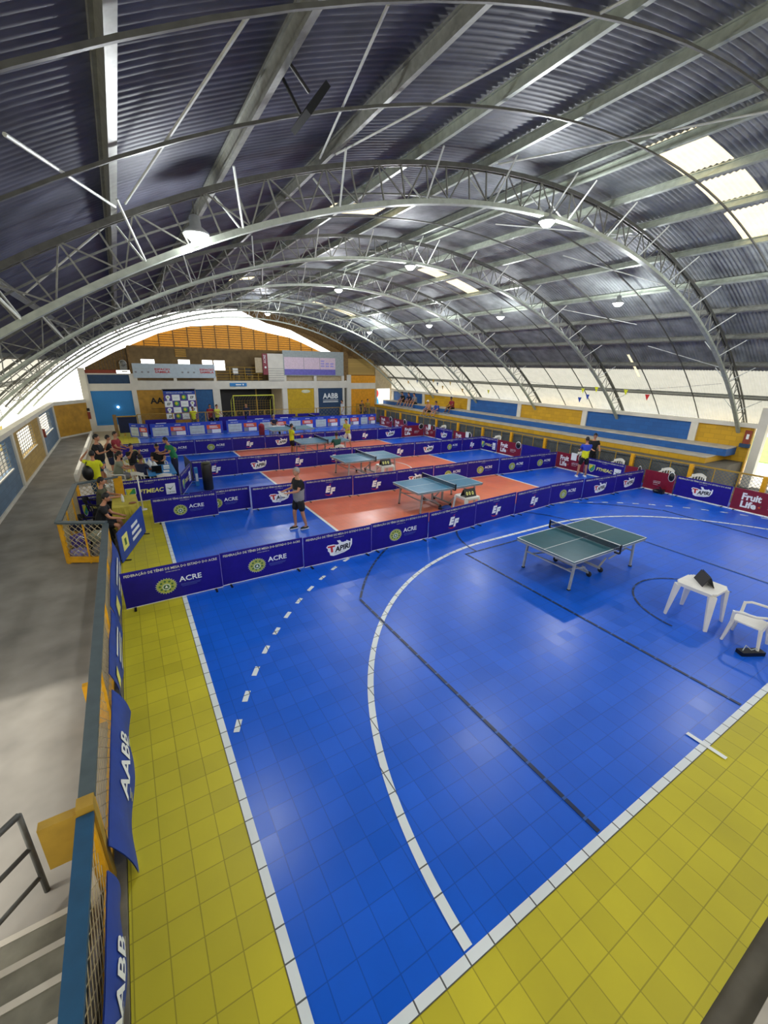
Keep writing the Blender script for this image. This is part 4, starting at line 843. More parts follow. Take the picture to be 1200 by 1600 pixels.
def scoreboard(label, x, y, z, s_=1.0, rz=0, digits=False):
    t_ = thing('scoreboard', label, 'scoreboard', (x, y, z), rz, 'table scoreboards'); 
    for sd, nm in ((-1, 'front_flap'), (1, 'rear_flap')):
        m_ = MB(); m_.prism([(-.19 * s_, sd * .1 * s_, 0), (.19 * s_, sd * .1 * s_, 0), (.19 * s_, sd * .015, .19 * s_), (-.19 * s_, sd * .015, .19 * s_)], (0, -sd * .008, 0), 'black')
        if digits and sd < 0:
            for q, dx in enumerate((-.12, -.03, .07)): m_.text('0', 'ftm_text', (dx * s_, -.095 * s_, .05 * s_), (1, 0, 0), (0, .42, .9), w=.06 * s_, h=.1 * s_, bold=.03)
        m_.build(nm, t_)
    m_ = MB(); [m_.tube([(q * .05 * s_, -.02, .185 * s_), (q * .05 * s_, 0, .21 * s_), (q * .05 * s_, .02, .185 * s_)], .004, 'black', 5) for q in range(-3, 4)]; m_.build('ring_binding', t_); return t_
scoreboard('black flip scoreboard standing open on the near white table', 8.46, 1.57, .722, 1.0, .75)
t_ = thing('wired_box', 'low black box with wires on the floor under the white armchair', 'box', (8.0, .52, 0), -.5); m = MB(); m.box((-.2, -.07, .0), (.2, .07, .07), 'black'); m.build('case', t_); m = MB(); m.tube([(-.15, 0, .07), (-.1, .02, .16), (0, 0, .08), (.05, -.03, .13), (.12, 0, .07)], .008, 'grey_box', 6); m.build('cable', t_)
t_ = plastic_table('small white plastic table beside the blue table on the first orange court', 8.36, 8.05, .6, .6); scoreboard('black scoreboard with yellow digits on the white table of the first orange court', 8.36, 8.0, .722, 1.2, 0, True)
t_ = plastic_table('small white plastic table on the second orange court', 8.32, 12.95, .6, .6); scoreboard('black scoreboard with yellow digits on the white table of the second orange court', 8.3, 12.9, .722, 1.2, 0, True)
m = MB(); m.sph((8.3, 8.95, .07), (.2, .12, .07), 'banner_blue'); m.sph((8.12, 9.0, .05), (.1, .08, .05), 'cloth_navy'); tag(m.build('sports_bag'), 'small dark blue bag on the orange floor under the nearest blue table', 'bag')
for i, (y, lab) in enumerate([(5.65, 'behind the TAPIRI barrier nearest the doorway'), (6.75, 'behind the red badge barrier at the corner of the front row'), (8.75, 'behind the FTMEAC barrier on the right side'), (10.55, 'behind the dark red barrier where the player in blue and yellow stands'), (15.95, 'behind the FTMEAC barrier at the end of the third row'), (20.9, 'behind the TAPIRI barrier at the end of the fourth row')]):
    plastic_chair('white chair back ' + lab, 17.5, y, PI / 2)
# scoreboards hung over side barriers
for i, (y, lab) in enumerate([(10.55, 'white paper sheet taped on the red barrier near the jersey player'), (17.9, 'white paper sheet on the red barrier past the third row'), (21.7, 'white paper sheet on the red barrier past the fourth row')]):
    tag(MB().box((17.185, y - .14, .5), (17.195, y + .14, .84), 'white').build('paper_sheet'), lab, 'paper')
m = MB(); m.box((16.85, 6.35, 0), (17.05, 6.55, .16), 'black'); m.tube([(16.9, 6.4, .1), (16.8, 6.45, .28), (16.95, 6.6, .2)], .02, 'black', 6); m.sph((16.9, 6.6, .08), (.12, .12, .08), 'black'); tag(m.build('camera_rig'), 'small dark heap of equipment on the floor at the red badge barrier', 'equipment')
# officials table with things
t_ = thing('officials_table', 'blue topped table crowded with papers among the seated officials', 'table', (.4, 16.0, 0)); MB().box((-.45, -.85, .7), (.45, .85, .74), 'blue_panel').build('tabletop', t_)
for sx in (-1, 1):
    for sy in (-1, 1): MB().bar((sx * .4, sy * .78, 0), (sx * .4, sy * .78, .7), .04, .04, 'plastic').build('leg', t_)
for i, (x, y, r_, h_, lab) in enumerate([(.22, 16.1, .14, .3, 'white crumpled cone shaped bundle on the officials table'), (.08, 16.68, .12, .3, 'second white bundle behind it near the seated man in black')]):
    m_ = MB(); m_.lathe([(r_, 0), (r_ * 1.05, .06), (r_ * .7, h_ * .5), (r_ * .3, h_ * .85), (.01, h_)], 'cloth_white', (x, y, .742), 9); tag(m_.build('white_bundle'), lab, 'bundle')
for i, (x, y, mm, lab) in enumerate([(.55, 15.6, 'white', 'white sheet at the near corner of the officials table'), (.6, 16.1, 'cloth_white', 'white sheet in the middle of the officials table'), (.62, 16.5, 'white', 'white sheet near the hands of the man in green'), (.3, 15.5, 'black', 'black folder at the near end of the officials table')]):
    tag(MB().box((x - .1, y - .14, .742), (x + .1, y + .14, .75), mm).build('paper_sheet' if i < 3 else 'folder'), lab, 'paper')
plastic_chair('empty white plastic chair with its back to the camera before the officials table', .42, 15.12, 0)
plastic_chair('white plastic chair under the woman in navy', -.22, 15.75, -.6)
t_ = thing('laptop', 'dark open laptop on the officials table behind the empty chair', 'laptop', (.25, 15.75, .742)); MB().box((-.16, -.1, 0), (.16, .12, .02), 'black').build('base', t_); m = MB(); m.prism([(-.16, -.1, .02), (.16, -.1, .02), (.16, -.17, .24), (-.16, -.17, .24)], (0, .01, 0), 'black'); m.build('screen', t_)
# desk with yellow cloth
t_ = thing('cloth_desk', 'desk covered with a yellow cloth inside the fenced pen', 'desk', (-.82, 12.25, 0)); MB().box((-.28, -.6, .7), (.28, .6, .73), 'wood').build('tabletop', t_)
for sx in (-1, 1):
    for sy in (-1, 1): MB().bar((sx * .24, sy * .55, 0), (sx * .24, sy * .55, .7), .04, .04, 'wood').build('leg', t_)
V = []; F = []; n = 48
for i in range(n):
    a = 2 * PI * i / n; sq = max(abs(cos(a)), abs(sin(a))); x, y = cos(a) / sq, sin(a) / sq
    V.append((x * .3, y * .63, .745)); w_ = .02 * sin(11 * a); V.append((x * (.32 + w_), y * (.65 + w_), .45)); V.append((x * (.33 + 2 * w_), y * (.67 + 2 * w_), .12 + .04 * sin(3 * a)))
F = [tuple(3 * i for i in range(n))]
for i in range(n): j = (i + 1) % n; F += [(3 * i, 3 * i + 1, 3 * j + 1, 3 * j), (3 * i + 1, 3 * i + 2, 3 * j + 2, 3 * j + 1)]
o_ = MB().add(V, F, 'table_cloth', False).build('table_cloth', loc=(-.82, 12.25, 0)); tag(o_, 'mustard yellow cloth draped over the desk in the pen', 'tablecloth')
m = MB(); m.lathe([(.035, 0), (.037, .12), (.03, .17), (.012, .2), (.012, .23)], 'cloth_white', (-.85, 12.15, .747), 10); tag(m.build('water_bottle'), 'clear white bottle on the yellow cloth', 'bottle')
MBT = MB().sph((-.62, 11.85, .775), (.1, .06, .028), 'skin_dark'); tag(MBT.build('wallet'), 'small brown item lying on the yellow cloth', 'item')
# bags in the pen
for i, (x, y, z, r_, mm, lab) in enumerate([(-1.85, 10.25, .15, (.2, .16, .15), 'lavender', 'lavender bag at the bottom of the pile behind the front mesh'), (-1.82, 10.5, .42, (.2, .2, .14), 'purple', 'purple bag with a white ring on top of the lavender bag'), (-1.4, 10.0, .2, (.16, .14, .2), 'cloth_grey', 'grey bag in the right corner of the pen'), (-1.45, 10.35, .5, (.18, .16, .12), 'cloth_sage', 'shiny sage green bag above the grey bag'), (-1.8, 10.9, .62, (.16, .2, .12), 'cloth_navy', 'dark navy rucksack behind the purple bag')]):
    t_ = thing('holdall_bag', lab, 'bag', (x, y, 0), .2 * i); m = MB(); m.sph((0, 0, z), r_, mm, 14, 10); m.box((-r_[0] * .9, -r_[1] * .85, 0 if z < .3 else z - r_[2] * .8), (r_[0] * .9, r_[1] * .85, z + r_[2] * .5), mm); m.build('body', t_)
    m = MB(); m.tube([(-r_[0] * .5, -r_[1], z + .05), (0, -r_[1] - .02, z + .14), (r_[0] * .5, -r_[1], z + .05)], .012, 'white', 6); m.build('handle', t_)
    if i == 4:
        t_['label'] = lab
t_ = thing('white_pole', 'thin white pole standing at the corner of the officials barriers', 'pole', (-.4, 13.6, 0)); MB().tube([(0, 0, 0), (0, 0, 1.1)], .02, 'plastic', 8).build('shaft', t_); MB().lathe([(.12, 0), (.12, .02), (.02, .03)], 'plastic').build('base', t_)
# black drum
t_ = thing('black_drum', 'tall black drum standing on the blue floor beside the officials barriers', 'drum', (1.85, 15.1, 0)); m = MB(); m.lathe([(.17, 0), (.18, .05), (.18, .95), (.16, 1.0)], 'black', n=24); m.build('body', t_); m = MB(); m.lathe([(.165, 0), (.16, .03), (.05, .045)], 'cloth_olive', (0, 0, 1.0), 20); m.build('lid', t_)
tag(MB().box((1.5, 15.75, 0), (1.62, 15.9, .72), 'blue_panel').box((1.52, 15.73, .2), (1.6, 15.752, .5), 'white').build('standing_poster'), 'pale blue upright poster roll beside the angled FTMEAC barrier', 'poster')
# hanging flags
FL = [(11.9, 3.56, 'cloth_yellow'), (11.2, 3.65, 'cloth_yellow'), (9.77, 3.61, 'cloth_yellow'), (8.8, 3.45, 'red'), (12.0, 3.12, 'banner_blue'), (11.6, 3.28, 'banner_blue'), (27.1, 3.37, 'ochre_panel'), (25.9, 3.46, 'navy_panel'), (23.9, 3.58, 'mustard'), (23.4, 3.4, 'navy_panel'), (22.8, 3.2, 'mustard'), (22.0, 3.5, 'mustard'), (20.7, 3.1, 'mustard'), (23.4, 2.9, 'navy_panel'), (18.3, 3.15, 'cloth_lime')]
cn = {'cloth_yellow': 'yellow', 'red': 'red', 'banner_blue': 'blue', 'ochre_panel': 'ochre', 'navy_panel': 'dark blue', 'mustard': 'mustard', 'cloth_lime': 'pale green'}
order = sorted(FL)
for i, (y, z, mm) in enumerate(order):
    m = MB(); m.prism([(19.0, y - .1, z + .1), (19.0, y + .1, z + .1), (19.03, y, z - .16)], (.006, 0, 0), mm); tag(m.build('pennant'), f'small {cn[mm]} pennant on a string above the bleachers, {ORD[i]} from the doorway side', 'pennant', 'pennants strung above the bleachers')
for i, (ya, za, yb, zb) in enumerate([(6.2, 4.0, 16.5, 3.9), (16.5, 3.9, 31, 3.8)]):
    m = MB(); m.tube([(19.0, ya + (yb - ya) * q / 12, za + (zb - za) * q / 12 - .42 * sin(PI * q / 12) + .1) for q in range(13)], .006, 'cloth_grey', 4); tag(m.build('pennant_string'), ['string sagging above the near half of the bleachers', 'string sagging above the far half of the bleachers'][i], 'string')

# ------------------------------------------------------------------ hall lamps
LP = [(.86, 6.0, 6.2, 'left one hanging from the big front truss'), (8.07, 6.0, 7.5, 'hanging from the big front truss near its crown'), (8.06, 11.2, 7.5, 'hanging from the second truss in the middle'), (8.01, 16.4, 7.48, 'hanging from the third truss in the middle'), (14.15, 7.85, 6.6, 'nearest of the right hand row'), (14.1, 13.05, 6.6, 'second of the right hand row'), (14.0, 18.0, 6.58, 'third of the right hand row'), (14.15, 24.7, 6.62, 'farthest of the right hand row'), (8.08, 26.8, 7.47, 'in front of the bright arch at the far end'), (14.3, 2.6, 6.6, 'out of view at the right, lighting the near corner')]
for i, (x, y, z, lab) in enumerate(LP):
    t_ = thing('high_bay_lamp', 'glowing white high bay lamp, ' + lab, 'lamp', (x, y, z), 0, 'high bay lamps')
    m = MB(); m.lathe([(.03, .24), (.07, .22), (.08, .1), (.17, .03), (.18, .0), (.165, .0)], 'leg_grey', n=18); m.build('housing', t_)
    m = MB(); m.lathe([(.02, -.1), (.08, -.085), (.13, -.04), (.15, 0)], 'glow', n=18); m.build('lens', t_)
    m = MB(); m.tube([(0, 0, .24), (0, 0, .4)], .01, 'dark_steel', 6); m.build('hook', t_)
    ld = bpy.data.lights.new('lamp_light', 'POINT'); ld.energy = LAMP_W * (1.9 if y > 20 else 1.0); ld.shadow_soft_size = .16; ld.color = (.93, .97, 1)
    lo = bpy.data.objects.new('lamp_light', ld); C.objects.link(lo); lo.parent = t_; lo.location = (0, 0, -.2)
t_ = thing('floodlight', 'unlit black floodlight hanging under the second thick purlin at upper left', 'floodlight', (1.62, 3.55, 6.85)); 
m = MB(); m.box((-.17, -.22, -.03), (.17, .22, .03), 'cloth_black', Matrix.Rotation(math.radians(-52), 4, 'Y')); m.build('head', t_)
m = MB(); m.tube([(-.1, -.24, .0), (-.28, -.24, .16)], .016, 'black', 6); m.tube([(0, .24, .05), (-.18, .24, .3)], .016, 'black', 6); m.tube([(-.28, -.24, .16), (-.18, .24, .3)], .014, 'black', 6); m.build('bracket', t_)

# ------------------------------------------------------------------ stairs at the bottom left
t_ = thing('stair_railing', 'dark metal tube railing of the stairs at the bottom left', 'railing', (0, 0, 0)); 
pr = Vector((-1.66, 2.33, 0)); dirn = Vector((-.55, -1.0, 0)).normalized(); rise = .62
MB().tube([pr, pr + Vector((0, 0, .95))], .024, 'dark_steel', 8).build('post', t_)
for k_, h_ in enumerate((.95, .56, .2)):
    q = pr + Vector((0, 0, h_)); MB().tube([q, q + Vector((-.5, .02, .12)), q + Vector((-1.4, .05, .36))] if k_ == 9 else [q + Vector((0, 0, 0)), q + Vector((-.42, -.42, .12 * 0)), q + Vector((-1.1, -1.1, 0))], .02 if k_ else .026, 'dark_steel', 8).build('rail', t_)
st = MB()
for k_ in range(5): st.box((-2.6, 1.95 - .34 * (k_ + 1), 0), (-1.3, 1.95 - .34 * k_, .17 * (k_ + 1)), 'kerb'); st.box((-2.6, 1.91 - .34 * k_, .17 * (k_ + 1) - .02), (-1.3, 1.96 - .34 * k_, .17 * (k_ + 1) + .006), 'pale_concrete')
st.box((-1.32, -.6, 0), (-1.24, 2.3, .05), 'pale_concrete'); struct(st.build('floor_stairs'), 'worn concrete steps at the bottom left')

# ------------------------------------------------------------------ people
def skin_mesh(verts, edges, radii, root=0, sub=1):
    me = bpy.data.meshes.new('sk'); bm = bmesh.new(); lay = bm.verts.layers.skin.verify(); vs_ = [bm.verts.new(v) for v in verts]
    for v, r_ in zip(vs_, radii): v[lay].radius = r_ if isinstance(r_, tuple) else (r_, r_)
    vs_[root][lay].use_root = True
    for a, b_ in edges: bm.edges.new((vs_[a], vs_[b_]))
    bm.to_mesh(me); bm.free(); o = bpy.data.objects.new('sk', me); C.objects.link(o)
    sk = o.modifiers.new('s', 'SKIN'); sk.use_smooth_shade = True; sb = o.modifiers.new('b', 'SUBSURF'); sb.levels = sub; sb.render_levels = sub
    dg = bpy.context.evaluated_depsgraph_get(); me2 = bpy.data.meshes.new_from_object(o.evaluated_get(dg))
    V_ = [tuple(v.co) for v in me2.vertices]; F_ = [tuple(p.vertices) for p in me2.polygons]
    bpy.data.objects.remove(o); bpy.data.meshes.remove(me); bpy.data.meshes.remove(me2); return V_, F_
def person(label, loc, face, pose='stand', s=1.0, skin='skin', shirt='cloth_black', shorts='cloth_black', hair='hair_black', shoes='black', arms=None, lean=0, group=None, legs=None, sleeves=.5, longp=False, twist=0, fat=1.0, hair_long=False, cap=None, shirt2=None, seat=.45, detail=1):
    """faces local +Y; face = rotation about Z of that direction"""
    t_ = thing('person', label, 'person', loc, face, group)
    sit = pose == 'sit'; hz = (seat + .1) / s if sit else .93
    def tl(p):         # torso lean forward about hips
        y, z = p[1], p[2] - hz; a = lean; return Vector((p[0], y * cos(a) + z * sin(a), hz + z * cos(a) - y * sin(a)))
    P_ = {}
    P_['pel'] = Vector((0, 0, hz)); P_['spi'] = tl((0, 0, hz + .22)); P_['che'] = tl((0, .01, hz + .4)); P_['nek'] = tl((0, 0, hz + .53)); P_['hd0'] = tl((0, .02, hz + .6)); P_['hed'] = tl((0, .03, hz + .72))
    for sd, k_ in ((-1, 'l'), (1, 'r')):
        P_['sh' + k_] = tl((sd * .18, 0, hz + .47)); P_['hp' + k_] = Vector((sd * .09, 0, hz - .04))
    A = arms or {}
    al = A.get('l', [(-.04, .0, -.28), (.02, .08, -.25)]); ar = A.get('r', [(.04, .0, -.28), (-.02, .08, -.25)])
    for k_, a_ in (('l', al), ('r', ar)): P_['el' + k_] = P_['sh' + k_] + Vector(a_[0]); P_['wr' + k_] = P_['el' + k_] + Vector(a_[1])
    if sit: lg = legs or {'l': [(-.1, .42, .02), (-.02, .05, -.46)], 'r': [(.1, .42, .02), (.02, .05, -.46)]}
    else: lg = legs or {'l': [(-.02, .02, -.41), (-.01, -.02, -.40)], 'r': [(.02, .02, -.41), (.01, -.02, -.40)]}
    for k_ in 'lr':
        P_['kn' + k_] = P_['hp' + k_] + Vector(lg[k_][0]); P_['an' + k_] = P_['kn' + k_] + Vector(lg[k_][1])
        if sit: P_['an' + k_].z = max(P_['an' + k_].z, .08)
        P_['to' + k_] = P_['an' + k_] + Vector((0, .14, -.055))
    names = list(P_); V_ = [P_[k_] * s for k_ in names]; ix = {k_: i for i, k_ in enumerate(names)}
    Rr = {'pel': (.11 * fat, .085 * fat), 'spi': (.1 * fat, .08 * fat), 'che': (.11 * fat, .075 * fat), 'nek': .055, 'hd0': .05, 'hed': .05, 'sh': .055, 'el': .042, 'wr': .028, 'hp': .078, 'kn': .062, 'an': .038, 'to': .03}
    rad = [(Rr.get(k_, Rr.get(k_[:2])) if isinstance(Rr.get(k_, Rr.get(k_[:2])), float) else Rr[k_]) for k_ in names]
    rad = [tuple(q * s for q in r_) if isinstance(r_, tuple) else r_ * s for r_ in rad]
    E_ = [('pel', 'spi'), ('spi', 'che'), ('che', 'nek'), ('nek', 'hd0'), ('hd0', 'hed')]
    for k_ in 'lr': E_ += [('che', 'sh' + k_), ('sh' + k_, 'el' + k_), ('el' + k_, 'wr' + k_), ('pel', 'hp' + k_), ('hp' + k_, 'kn' + k_), ('kn' + k_, 'an' + k_), ('an' + k_, 'to' + k_)]
    E_ = [(ix[a], ix[b_]) for a, b_ in E_]
    for k_ in 'lr':     # hands: palm, four fingers, thumb
        w_ = P_['wr' + k_]; d = (w_ - P_['el' + k_]).normalized(); side = d.cross(Vector((0, 0, 1)))
        if side.length < .2: side = Vector((0, 1, 0))
        side.normalize(); nrm_ = d.cross(side); sg = 1 if k_ == 'l' else -1
        pl = len(V_); V_.append((w_ + d * .06) * s); rad.append((.034 * s, .02 * s)); E_.append((ix['wr' + k_], pl))
        for q, (off, ln_) in enumerate([(-.03, .06), (-.01, .075), (.01, .07), (.03, .055)]):
            b0 = w_ + d * .095 + side * off; i0 = len(V_); V_.append(b0 * s); rad.append(.0105 * s); E_.append((pl, i0))
            V_.append((b0 + d * ln_ * .5 - nrm_ * .006) * s); rad.append(.009 * s); E_.append((i0, i0 + 1)); V_.append((b0 + d * ln_ * .8 + nrm_ * -.02) * s); rad.append(.008 * s); E_.append((i0 + 1, i0 + 2))
        i0 = len(V_); V_.append((w_ + d * .04 + side * .045 * sg) * s); rad.append(.011 * s); E_.append((pl, i0)); V_.append((w_ + d * .085 + side * .06 * sg) * s); rad.append(.009 * s); E_.append((i0, i0 + 1))
    body = MB(); v_, f_ = skin_mesh(V_, E_, rad, 0, 1); body.add(v_, f_, skin, True)
    hc = P_['hed'] * s; Mh = Matrix.Rotation(-lean * .6, 4, 'X').to_3x3().to_4x4() @ Matrix.Rotation(twist, 4, 'Z')
    body.sph(hc + Vector((0, 0, .01)), (.075 * s, .095 * s, .115 * s), skin, 14, 10, Mh)
    def hp_(p): return hc + Mh @ (Vector(p) * s)
    body.sph(hp_((0, .035, -.05)), (.05 * s, .055 * s, .055 * s), skin, 10, 8, Mh)                       # jaw
    body.prism([hp_((-.014, .09, -.02)), hp_((.014, .09, -.02)), hp_((.004, .088, .03)), hp_((-.004, .088, .03))], Mh @ Vector((0, .018 * s, -.004 * s)), skin)   # nose
    for sx in (-1, 1):
        body.sph(hp_((sx * .076, 0, 0)), (.01 * s, .022 * s, .032 * s), skin, 8, 6, Mh); body.sph(hp_((sx * .03, .083, .022)), (.014 * s, .01 * s, .008 * s), 'white', 8, 6, Mh); body.sph(hp_((sx * .03, .09, .022)), (.007 * s, .006 * s, .007 * s), 'black', 6, 5, Mh)
        body.bar(hp_((sx * .015, .092, .045)), hp_((sx * .05, .083, .045)), .008 * s, .006 * s, hair)
    body.bar(hp_((-.024, .085, -.045)), hp_((.024, .085, -.045)), .008 * s, .007 * s, 'cloth_red'); body.build('body', t_)
    h_ = MB(); hv = []; hf = []; nu_, nv_ = 16, 7
    for j in range(nv_ + 1):
        for i in range(nu_):
            a = 2 * PI * i / nu_; front = max(0, sin(a)); tmax = PI * (.62 - .27 * front) if not hair_long else PI * (.8 - .45 * front); th = tmax * j / nv_
            hv.append(hp_((.083 * sin(th) * cos(a), -.006 + .1 * sin(th) * sin(a), .015 + .12 * cos(th))))
    for j in range(nv_):
        for i in range(nu_): a = j * nu_ + i; b_ = j * nu_ + (i + 1) % nu_; hf.append((a, a + nu_, b_ + nu_, b_))
    h_.add(hv, hf, cap or hair, True)
    if cap: h_.prism([hp_((-.06, .07, .06)), hp_((.06, .07, .06)), hp_((.05, .16, .045)), hp_((-.05, .16, .045))], Mh @ Vector((0, 0, .008 * s)), cap)
    h_.build('cap' if cap else 'hair', t_)
    # shirt
    sv = [P_['pel'] + (P_['spi'] - P_['pel']) * -.7, P_['spi'], P_['che'], P_['nek'] - (P_['nek'] - P_['che']) * .25]; sr = [(.175 * fat, .15 * fat), (.165 * fat, .14 * fat), (.175 * fat, .135), (.09, .08)]; se = [(0, 1), (1, 2), (2, 3)]
    for k_ in 'lr':
        i0 = len(sv); sv += [P_['sh' + k_], P_['sh' + k_].lerp(P_['el' + k_], sleeves * 1.3)]; sr += [.075, .068]; se += [(2, i0), (i0, i0 + 1)]
        if sleeves > .9: sv.append(P_['wr' + k_]); sr.append(.045); se.append((i0 + 1, i0 + 2))
    v_, f_ = skin_mesh([q * s for q in sv], se, [tuple(x * s for x in r_) if isinstance(r_, tuple) else r_ * s for r_ in sr], 0, 1)
    m_ = MB()
    if shirt2:
        zc_ = (P_['spi'].z + .04) * s; fa = [f for f in f_ if sum(v_[i][2] for i in f) / len(f) > zc_]; fb = [f for f in f_ if sum(v_[i][2] for i in f) / len(f) <= zc_]
        m_.add(v_, fa, shirt, True); m_.add(v_, fb, shirt2, True)
    else: m_.add(v_, f_, shirt, True)
    m_.build('shirt', t_)
    pv = [P_['pel'] + Vector((0, 0, .06)), P_['pel']]; prd = [(.15 * fat, .12 * fat), (.16 * fat, .13 * fat)]; pe = [(0, 1)]
    for k_ in 'lr':
        i0 = len(pv); pv += [P_['hp' + k_], P_['hp' + k_].lerp(P_['kn' + k_], .9)]; prd += [.12, .1]; pe += [(1, i0), (i0, i0 + 1)]
        if longp: pv += [P_['kn' + k_], P_['kn' + k_].lerp(P_['an' + k_], .9)]; prd += [.08, .06]; pe += [(i0 + 1, i0 + 2), (i0 + 2, i0 + 3)]
    v_, f_ = skin_mesh([q * s for q in pv], pe, [tuple(x * s for x in r_) if isinstance(r_, tuple) else r_ * s for r_ in prd], 1, 1); MB().add(v_, f_, shorts, True).build('trousers' if longp else 'shorts', t_)
    for k_ in 'lr':
        a = P_['an' + k_] * s; m_ = MB(); m_.sph(a + Vector((0, .06 * s, -.045 * s)), (.045 * s, .13 * s, .042 * s), shoes, 12, 8); m_.box((a.x - .042 * s, a.y - .06 * s, a.z - .085 * s), (a.x + .042 * s, a.y + .18 * s, a.z - .062 * s), 'white'); m_.build('shoe', t_)
    return t_
reach = {'l': [(-.02, .1, -.24), (.06, .22, -.02)], 'r': [(.02, .1, -.24), (-.06, .22, -.02)]}
desk_ = {'l': [(-.05, .16, -.2), (.1, .22, -.02)], 'r': [(.05, .16, -.2), (-.1, .22, -.02)]}
lap = {'l': [(-.03, .12, -.25), (.06, .2, -.06)], 'r': [(.03, .12, -.25), (-.06, .2, -.06)]}
# referee walking left on the first court
p = person('grey haired person in black shirt and shorts walking on the blue floor with papers', (3.42, 9.6, 0), PI / 2 + .1, s=1.03, hair='hair_grey', skin='skin', shirt='cloth_black', shirt2='cloth_grey', arms=reach, fat=1.15, legs={'l': [(-.02, -.04, -.41), (0, -.1, -.38)], 'r': [(.02, .1, -.4), (0, -.02, -.405)]}, twist=.2)
m = MB(); m.box((-.12, -.1, -.004), (.12, .1, .004), 'white'); m.box((-.005, .08, -.3), (.09, .09, 0), 'cloth_white'); o_ = m.build('paper_stack'); o_.location = (3.0, 9.62, 1.08); o_.rotation_euler = (.4, .3, .3); tag(o_, 'white papers held by the grey haired walking person', 'papers')
# players
person('boy in a yellow shirt and black shorts at the left end of the fourth table', (6.78, 19.75, 0), -PI / 2 + .1, s=.93, shirt='cloth_yellow', arms=reach, hair='hair_black')
t_ = thing('table_tennis_bat', 'red bat held by the boy in the yellow shirt', 'bat', (7.28, 19.6, .98)); MB().lathe([(.075, 0), (.075, .012)], 'red', M=Matrix.Rotation(PI / 2, 4, 'X'), n=14).build('blade', t_); MB().bar((0, -.006, -.16), (0, -.006, -.07), .02, .02, 'wood').build('handle', t_)
person('slim player in lime shirt and white shorts at the fourth table', (10.3, 20.3, 0), PI / 2 + .5, s=.97, shirt='cloth_lime', shorts='cloth_white', shoes='white', arms=reach, legs={'l': [(-.1, .08, -.4), (-.02, -.1, -.385)], 'r': [(.1, .08, -.4), (.02, -.1, -.385)]}, lean=.2)
# umpire at fourth table
plastic_chair('white plastic chair of the umpire at the fourth table', 8.35, 17.6, 0)
person('umpire in a dark green shirt seated beside the fourth table with back to the camera', (8.35, 17.62, 0), 0, 'sit', s=1.0, shirt='cloth_teal', shorts='cloth_black', arms=desk_, longp=True)
# far umpire
person('grey haired official in navy seated at the fifth table before the blue boards', (7.95, 26.6, 0), PI, 'sit', shirt='cloth_navy', hair='hair_grey', arms=desk_, longp=True); plastic_chair('white plastic chair of the official at the fifth table', 7.95, 26.62, PI)
plastic_table('small white table of the official at the fifth table', 7.95, 26.0, .6, .5)
tag(MB().sph((7.1, 26.6, .65), (.2, .2, .2), 'cloth_red').box((6.95, 26.45, 0), (7.25, 26.75, .6), 'cloth_red').build('red_bag'), 'dark red bag beside the far seated official', 'bag')
# pair at the right
person('player in a blue jersey with yellow hem and black shorts standing by the red barrier', (16.55, 9.6, 0), -.6, s=1.0, shirt='cloth_blue', shirt2='cloth_yellow', shoes='white', arms=reach, legs={'l': [(-.08, .02, -.41), (-.03, -.03, -.4)], 'r': [(.05, .02, -.41), (.02, -.02, -.4)]})
person('person dressed in black standing behind the barrier beside the blue jersey player', (17.6, 9.95, 0), PI - .6, s=1.03, shirt='cloth_black', shorts='cloth_black', longp=True, arms=lap, cap='black')
# officials group
person('man in a green shirt and dark trousers leaning over the officials table', (1.0, 17.3, 0), PI / 2 + .25, s=1.0, shirt='cloth_green', shorts='cloth_navy', longp=True, lean=.3, arms=reach, hair='hair_black', skin='skin')
person('person in a bright yellow shirt with a rucksack and one hand raised to the head', (-1.55, 15.0, 0), -.35, s=1.0, shirt='cloth_yellow', shorts='denim', longp=True, arms={'l': [(-.22, .08, .06), (.16, .06, .2)], 'r': [(.03, .1, -.25), (-.04, .2, .05)]})
t_ = thing('rucksack', 'black rucksack on the back of the yellow shirted person', 'bag', (-1.7, 14.78, 1.12), -.35); MB().sph((0, -.08, 0), (.17, .12, .25), 'black').build('body', t_); m = MB(); m.tube([(-.1, 0, .15), (-.11, .2, .3), (-.12, .28, .1), (-.1, .1, -.15)], .015, 'black', 6); m.build('strap', t_)
person('large man in a black shirt and blue shorts standing behind the yellow shirted person', (-1.5, 17.3, 0), -PI / 2 - .3, s=1.12, shirt='cloth_black', shorts='denim', fat=1.4, arms={'l': [(-.05, .1, -.22), (.1, .1, .15)], 'r': [(.05, .08, -.24), (-.05, .18, .05)]}, shoes='white')
person('person in a dark red checked shirt standing at the back of the officials group', (-.95, 19.4, 0), -PI / 2 - .5, s=1.0, shirt='cloth_red', shorts='cloth_black', arms=lap)
person('black haired person in dark clothes half hidden beside the red shirted one', (-1.2, 18.7, 0), -PI / 2, s=.98, shirt='cloth_black', shorts='cloth_navy', arms=lap)
plastic_chair('white plastic chair under the person in the sage shirt', -.98, 16.45, -PI / 2)
person('person in a sage grey shirt seated sideways at the officials table', (-.98, 16.45, 0), -PI / 2, 'sit', s=1.08, shirt='cloth_sage', shorts='cloth_grey', fat=1.2, arms=desk_, lean=.15)
person('curly haired person in a navy shirt seated nearest at the officials table', (-.22, 15.78, 0), -.7, 'sit', shirt='cloth_navy', shorts='cloth_black', arms=desk_, skin='skin_dark')
plastic_chair('white plastic chair under the person in the black cap', .45, 17.7, PI)
person('person in a black shirt and black cap seated behind the officials table', (.45, 17.7, 0), PI, 'sit', s=1.05, shirt='cloth_black', cap='black', arms=desk_, fat=1.15)
plastic_chair('white plastic chair at the back left of the officials table', -.45, 18.4, PI + .4)
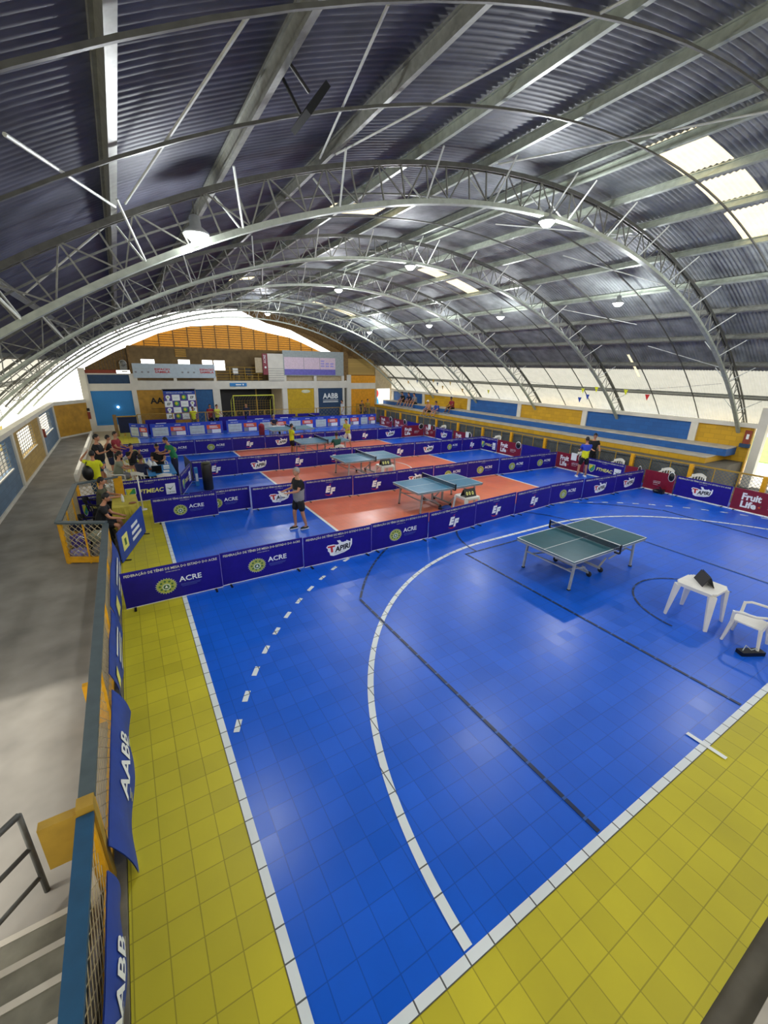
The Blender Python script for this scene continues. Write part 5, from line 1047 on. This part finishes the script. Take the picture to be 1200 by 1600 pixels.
person('person in dark clothes seated at the back left holding something to the face', (-.45, 18.4, 0), PI + .5, 'sit', shirt='cloth_black', arms={'l': [(-.03, .15, -.2), (.04, .12, .2)], 'r': [(.03, .15, -.2), (-.04, .12, .2)]})
# pair in the pen
plastic_chair('dark plastic chair of the olive shirted person in the pen', -1.42, 12.75, -PI / 2, 'dark plastic chairs', 'cloth_black')
person('person in an olive shirt seated at the yellow cloth desk', (-1.4, 12.75, 0), -PI / 2 - .1, 'sit', shirt='cloth_olive', shorts='cloth_black', arms=desk_, lean=.1)
plastic_chair('dark plastic chair of the person with white shoulder stripes', -1.42, 11.05, -PI / 2, 'dark plastic chairs', 'cloth_black')
person('person in a black shirt with white shoulder stripes seated in the pen looking down', (-1.4, 11.05, 0), -PI / 2 - .1, 'sit', shirt='cloth_black', shorts='cloth_black', arms=lap, lean=.3)
# far people
person('person in a yellow vest standing before the logo backdrop', (3.6, 30.9, 0), PI, s=.95, shirt='cloth_yellow', shorts='cloth_olive', skin='skin_dark')
person('person in a yellow and green bib standing right of the backdrop', (5.2, 31.0, 0), PI + .6, s=1.0, shirt='cloth_lime', shorts='cloth_navy', skin='skin', arms=lap)
person('person with a light shirt beside the yellow and green bib wearer', (4.8, 31.3, 0), PI, s=1.0, shirt='cloth_red', shorts='cloth_black', skin='skin')
person('dark clothed goalkeeper standing inside the yellow goal', (7.35, 31.3, 0), PI - .4, s=1.0, shirt='cloth_navy', shorts='cloth_black')
person('person in a white shirt in front of the dark AABB panel', (15.6, 32.0, 0), PI / 2, s=1.0, shirt='cloth_white', shorts='cloth_white')
person('person standing in the orange lit bay at the far right', (17.6, 32.2, 0), PI, s=.95, shirt='cloth_navy', shorts='cloth_black')
person('second person in the orange lit bay, nearer the mural opening', (18.3, 32.4, 0), PI, s=1.0, shirt='mustard', shorts='denim')
# spectators on the bleachers
for (x, y, z, lab, kw) in [(19.55, 24.9, 1.0, 'spectator with a white cap sitting on the lower bleacher step', dict(shirt='skin', cap='white', skin='skin')), (19.55, 23.9, 1.0, 'spectator in a blue shirt sitting on the lower bleacher step', dict(shirt='banner_blue', shorts='cloth_grey')), (20.55, 23.4, 1.32, 'spectator in dark red sitting alone on the upper bleacher step', dict(shirt='cloth_red', skin='skin_dark')), (20.5, 29.9, 1.32, 'spectator in dark clothes sitting at the far end of the bleachers, left one', dict(shirt='cloth_black')), (20.5, 28.9, 1.32, 'spectator in dark clothes sitting at the far end of the bleachers, middle one', dict(shirt='cloth_navy')), (20.5, 28.1, 1.32, 'spectator in grey sitting at the far end of the bleachers, right one', dict(shirt='cloth_grey'))]:
    person(lab, (x, y, z), PI / 2, 'sit', arms=lap, seat=.25, legs={'l': [(-.1, .38, .1), (-.02, .12, -.3)], 'r': [(.1, .38, .1), (.02, .12, -.3)]}, lean=.2, **kw)
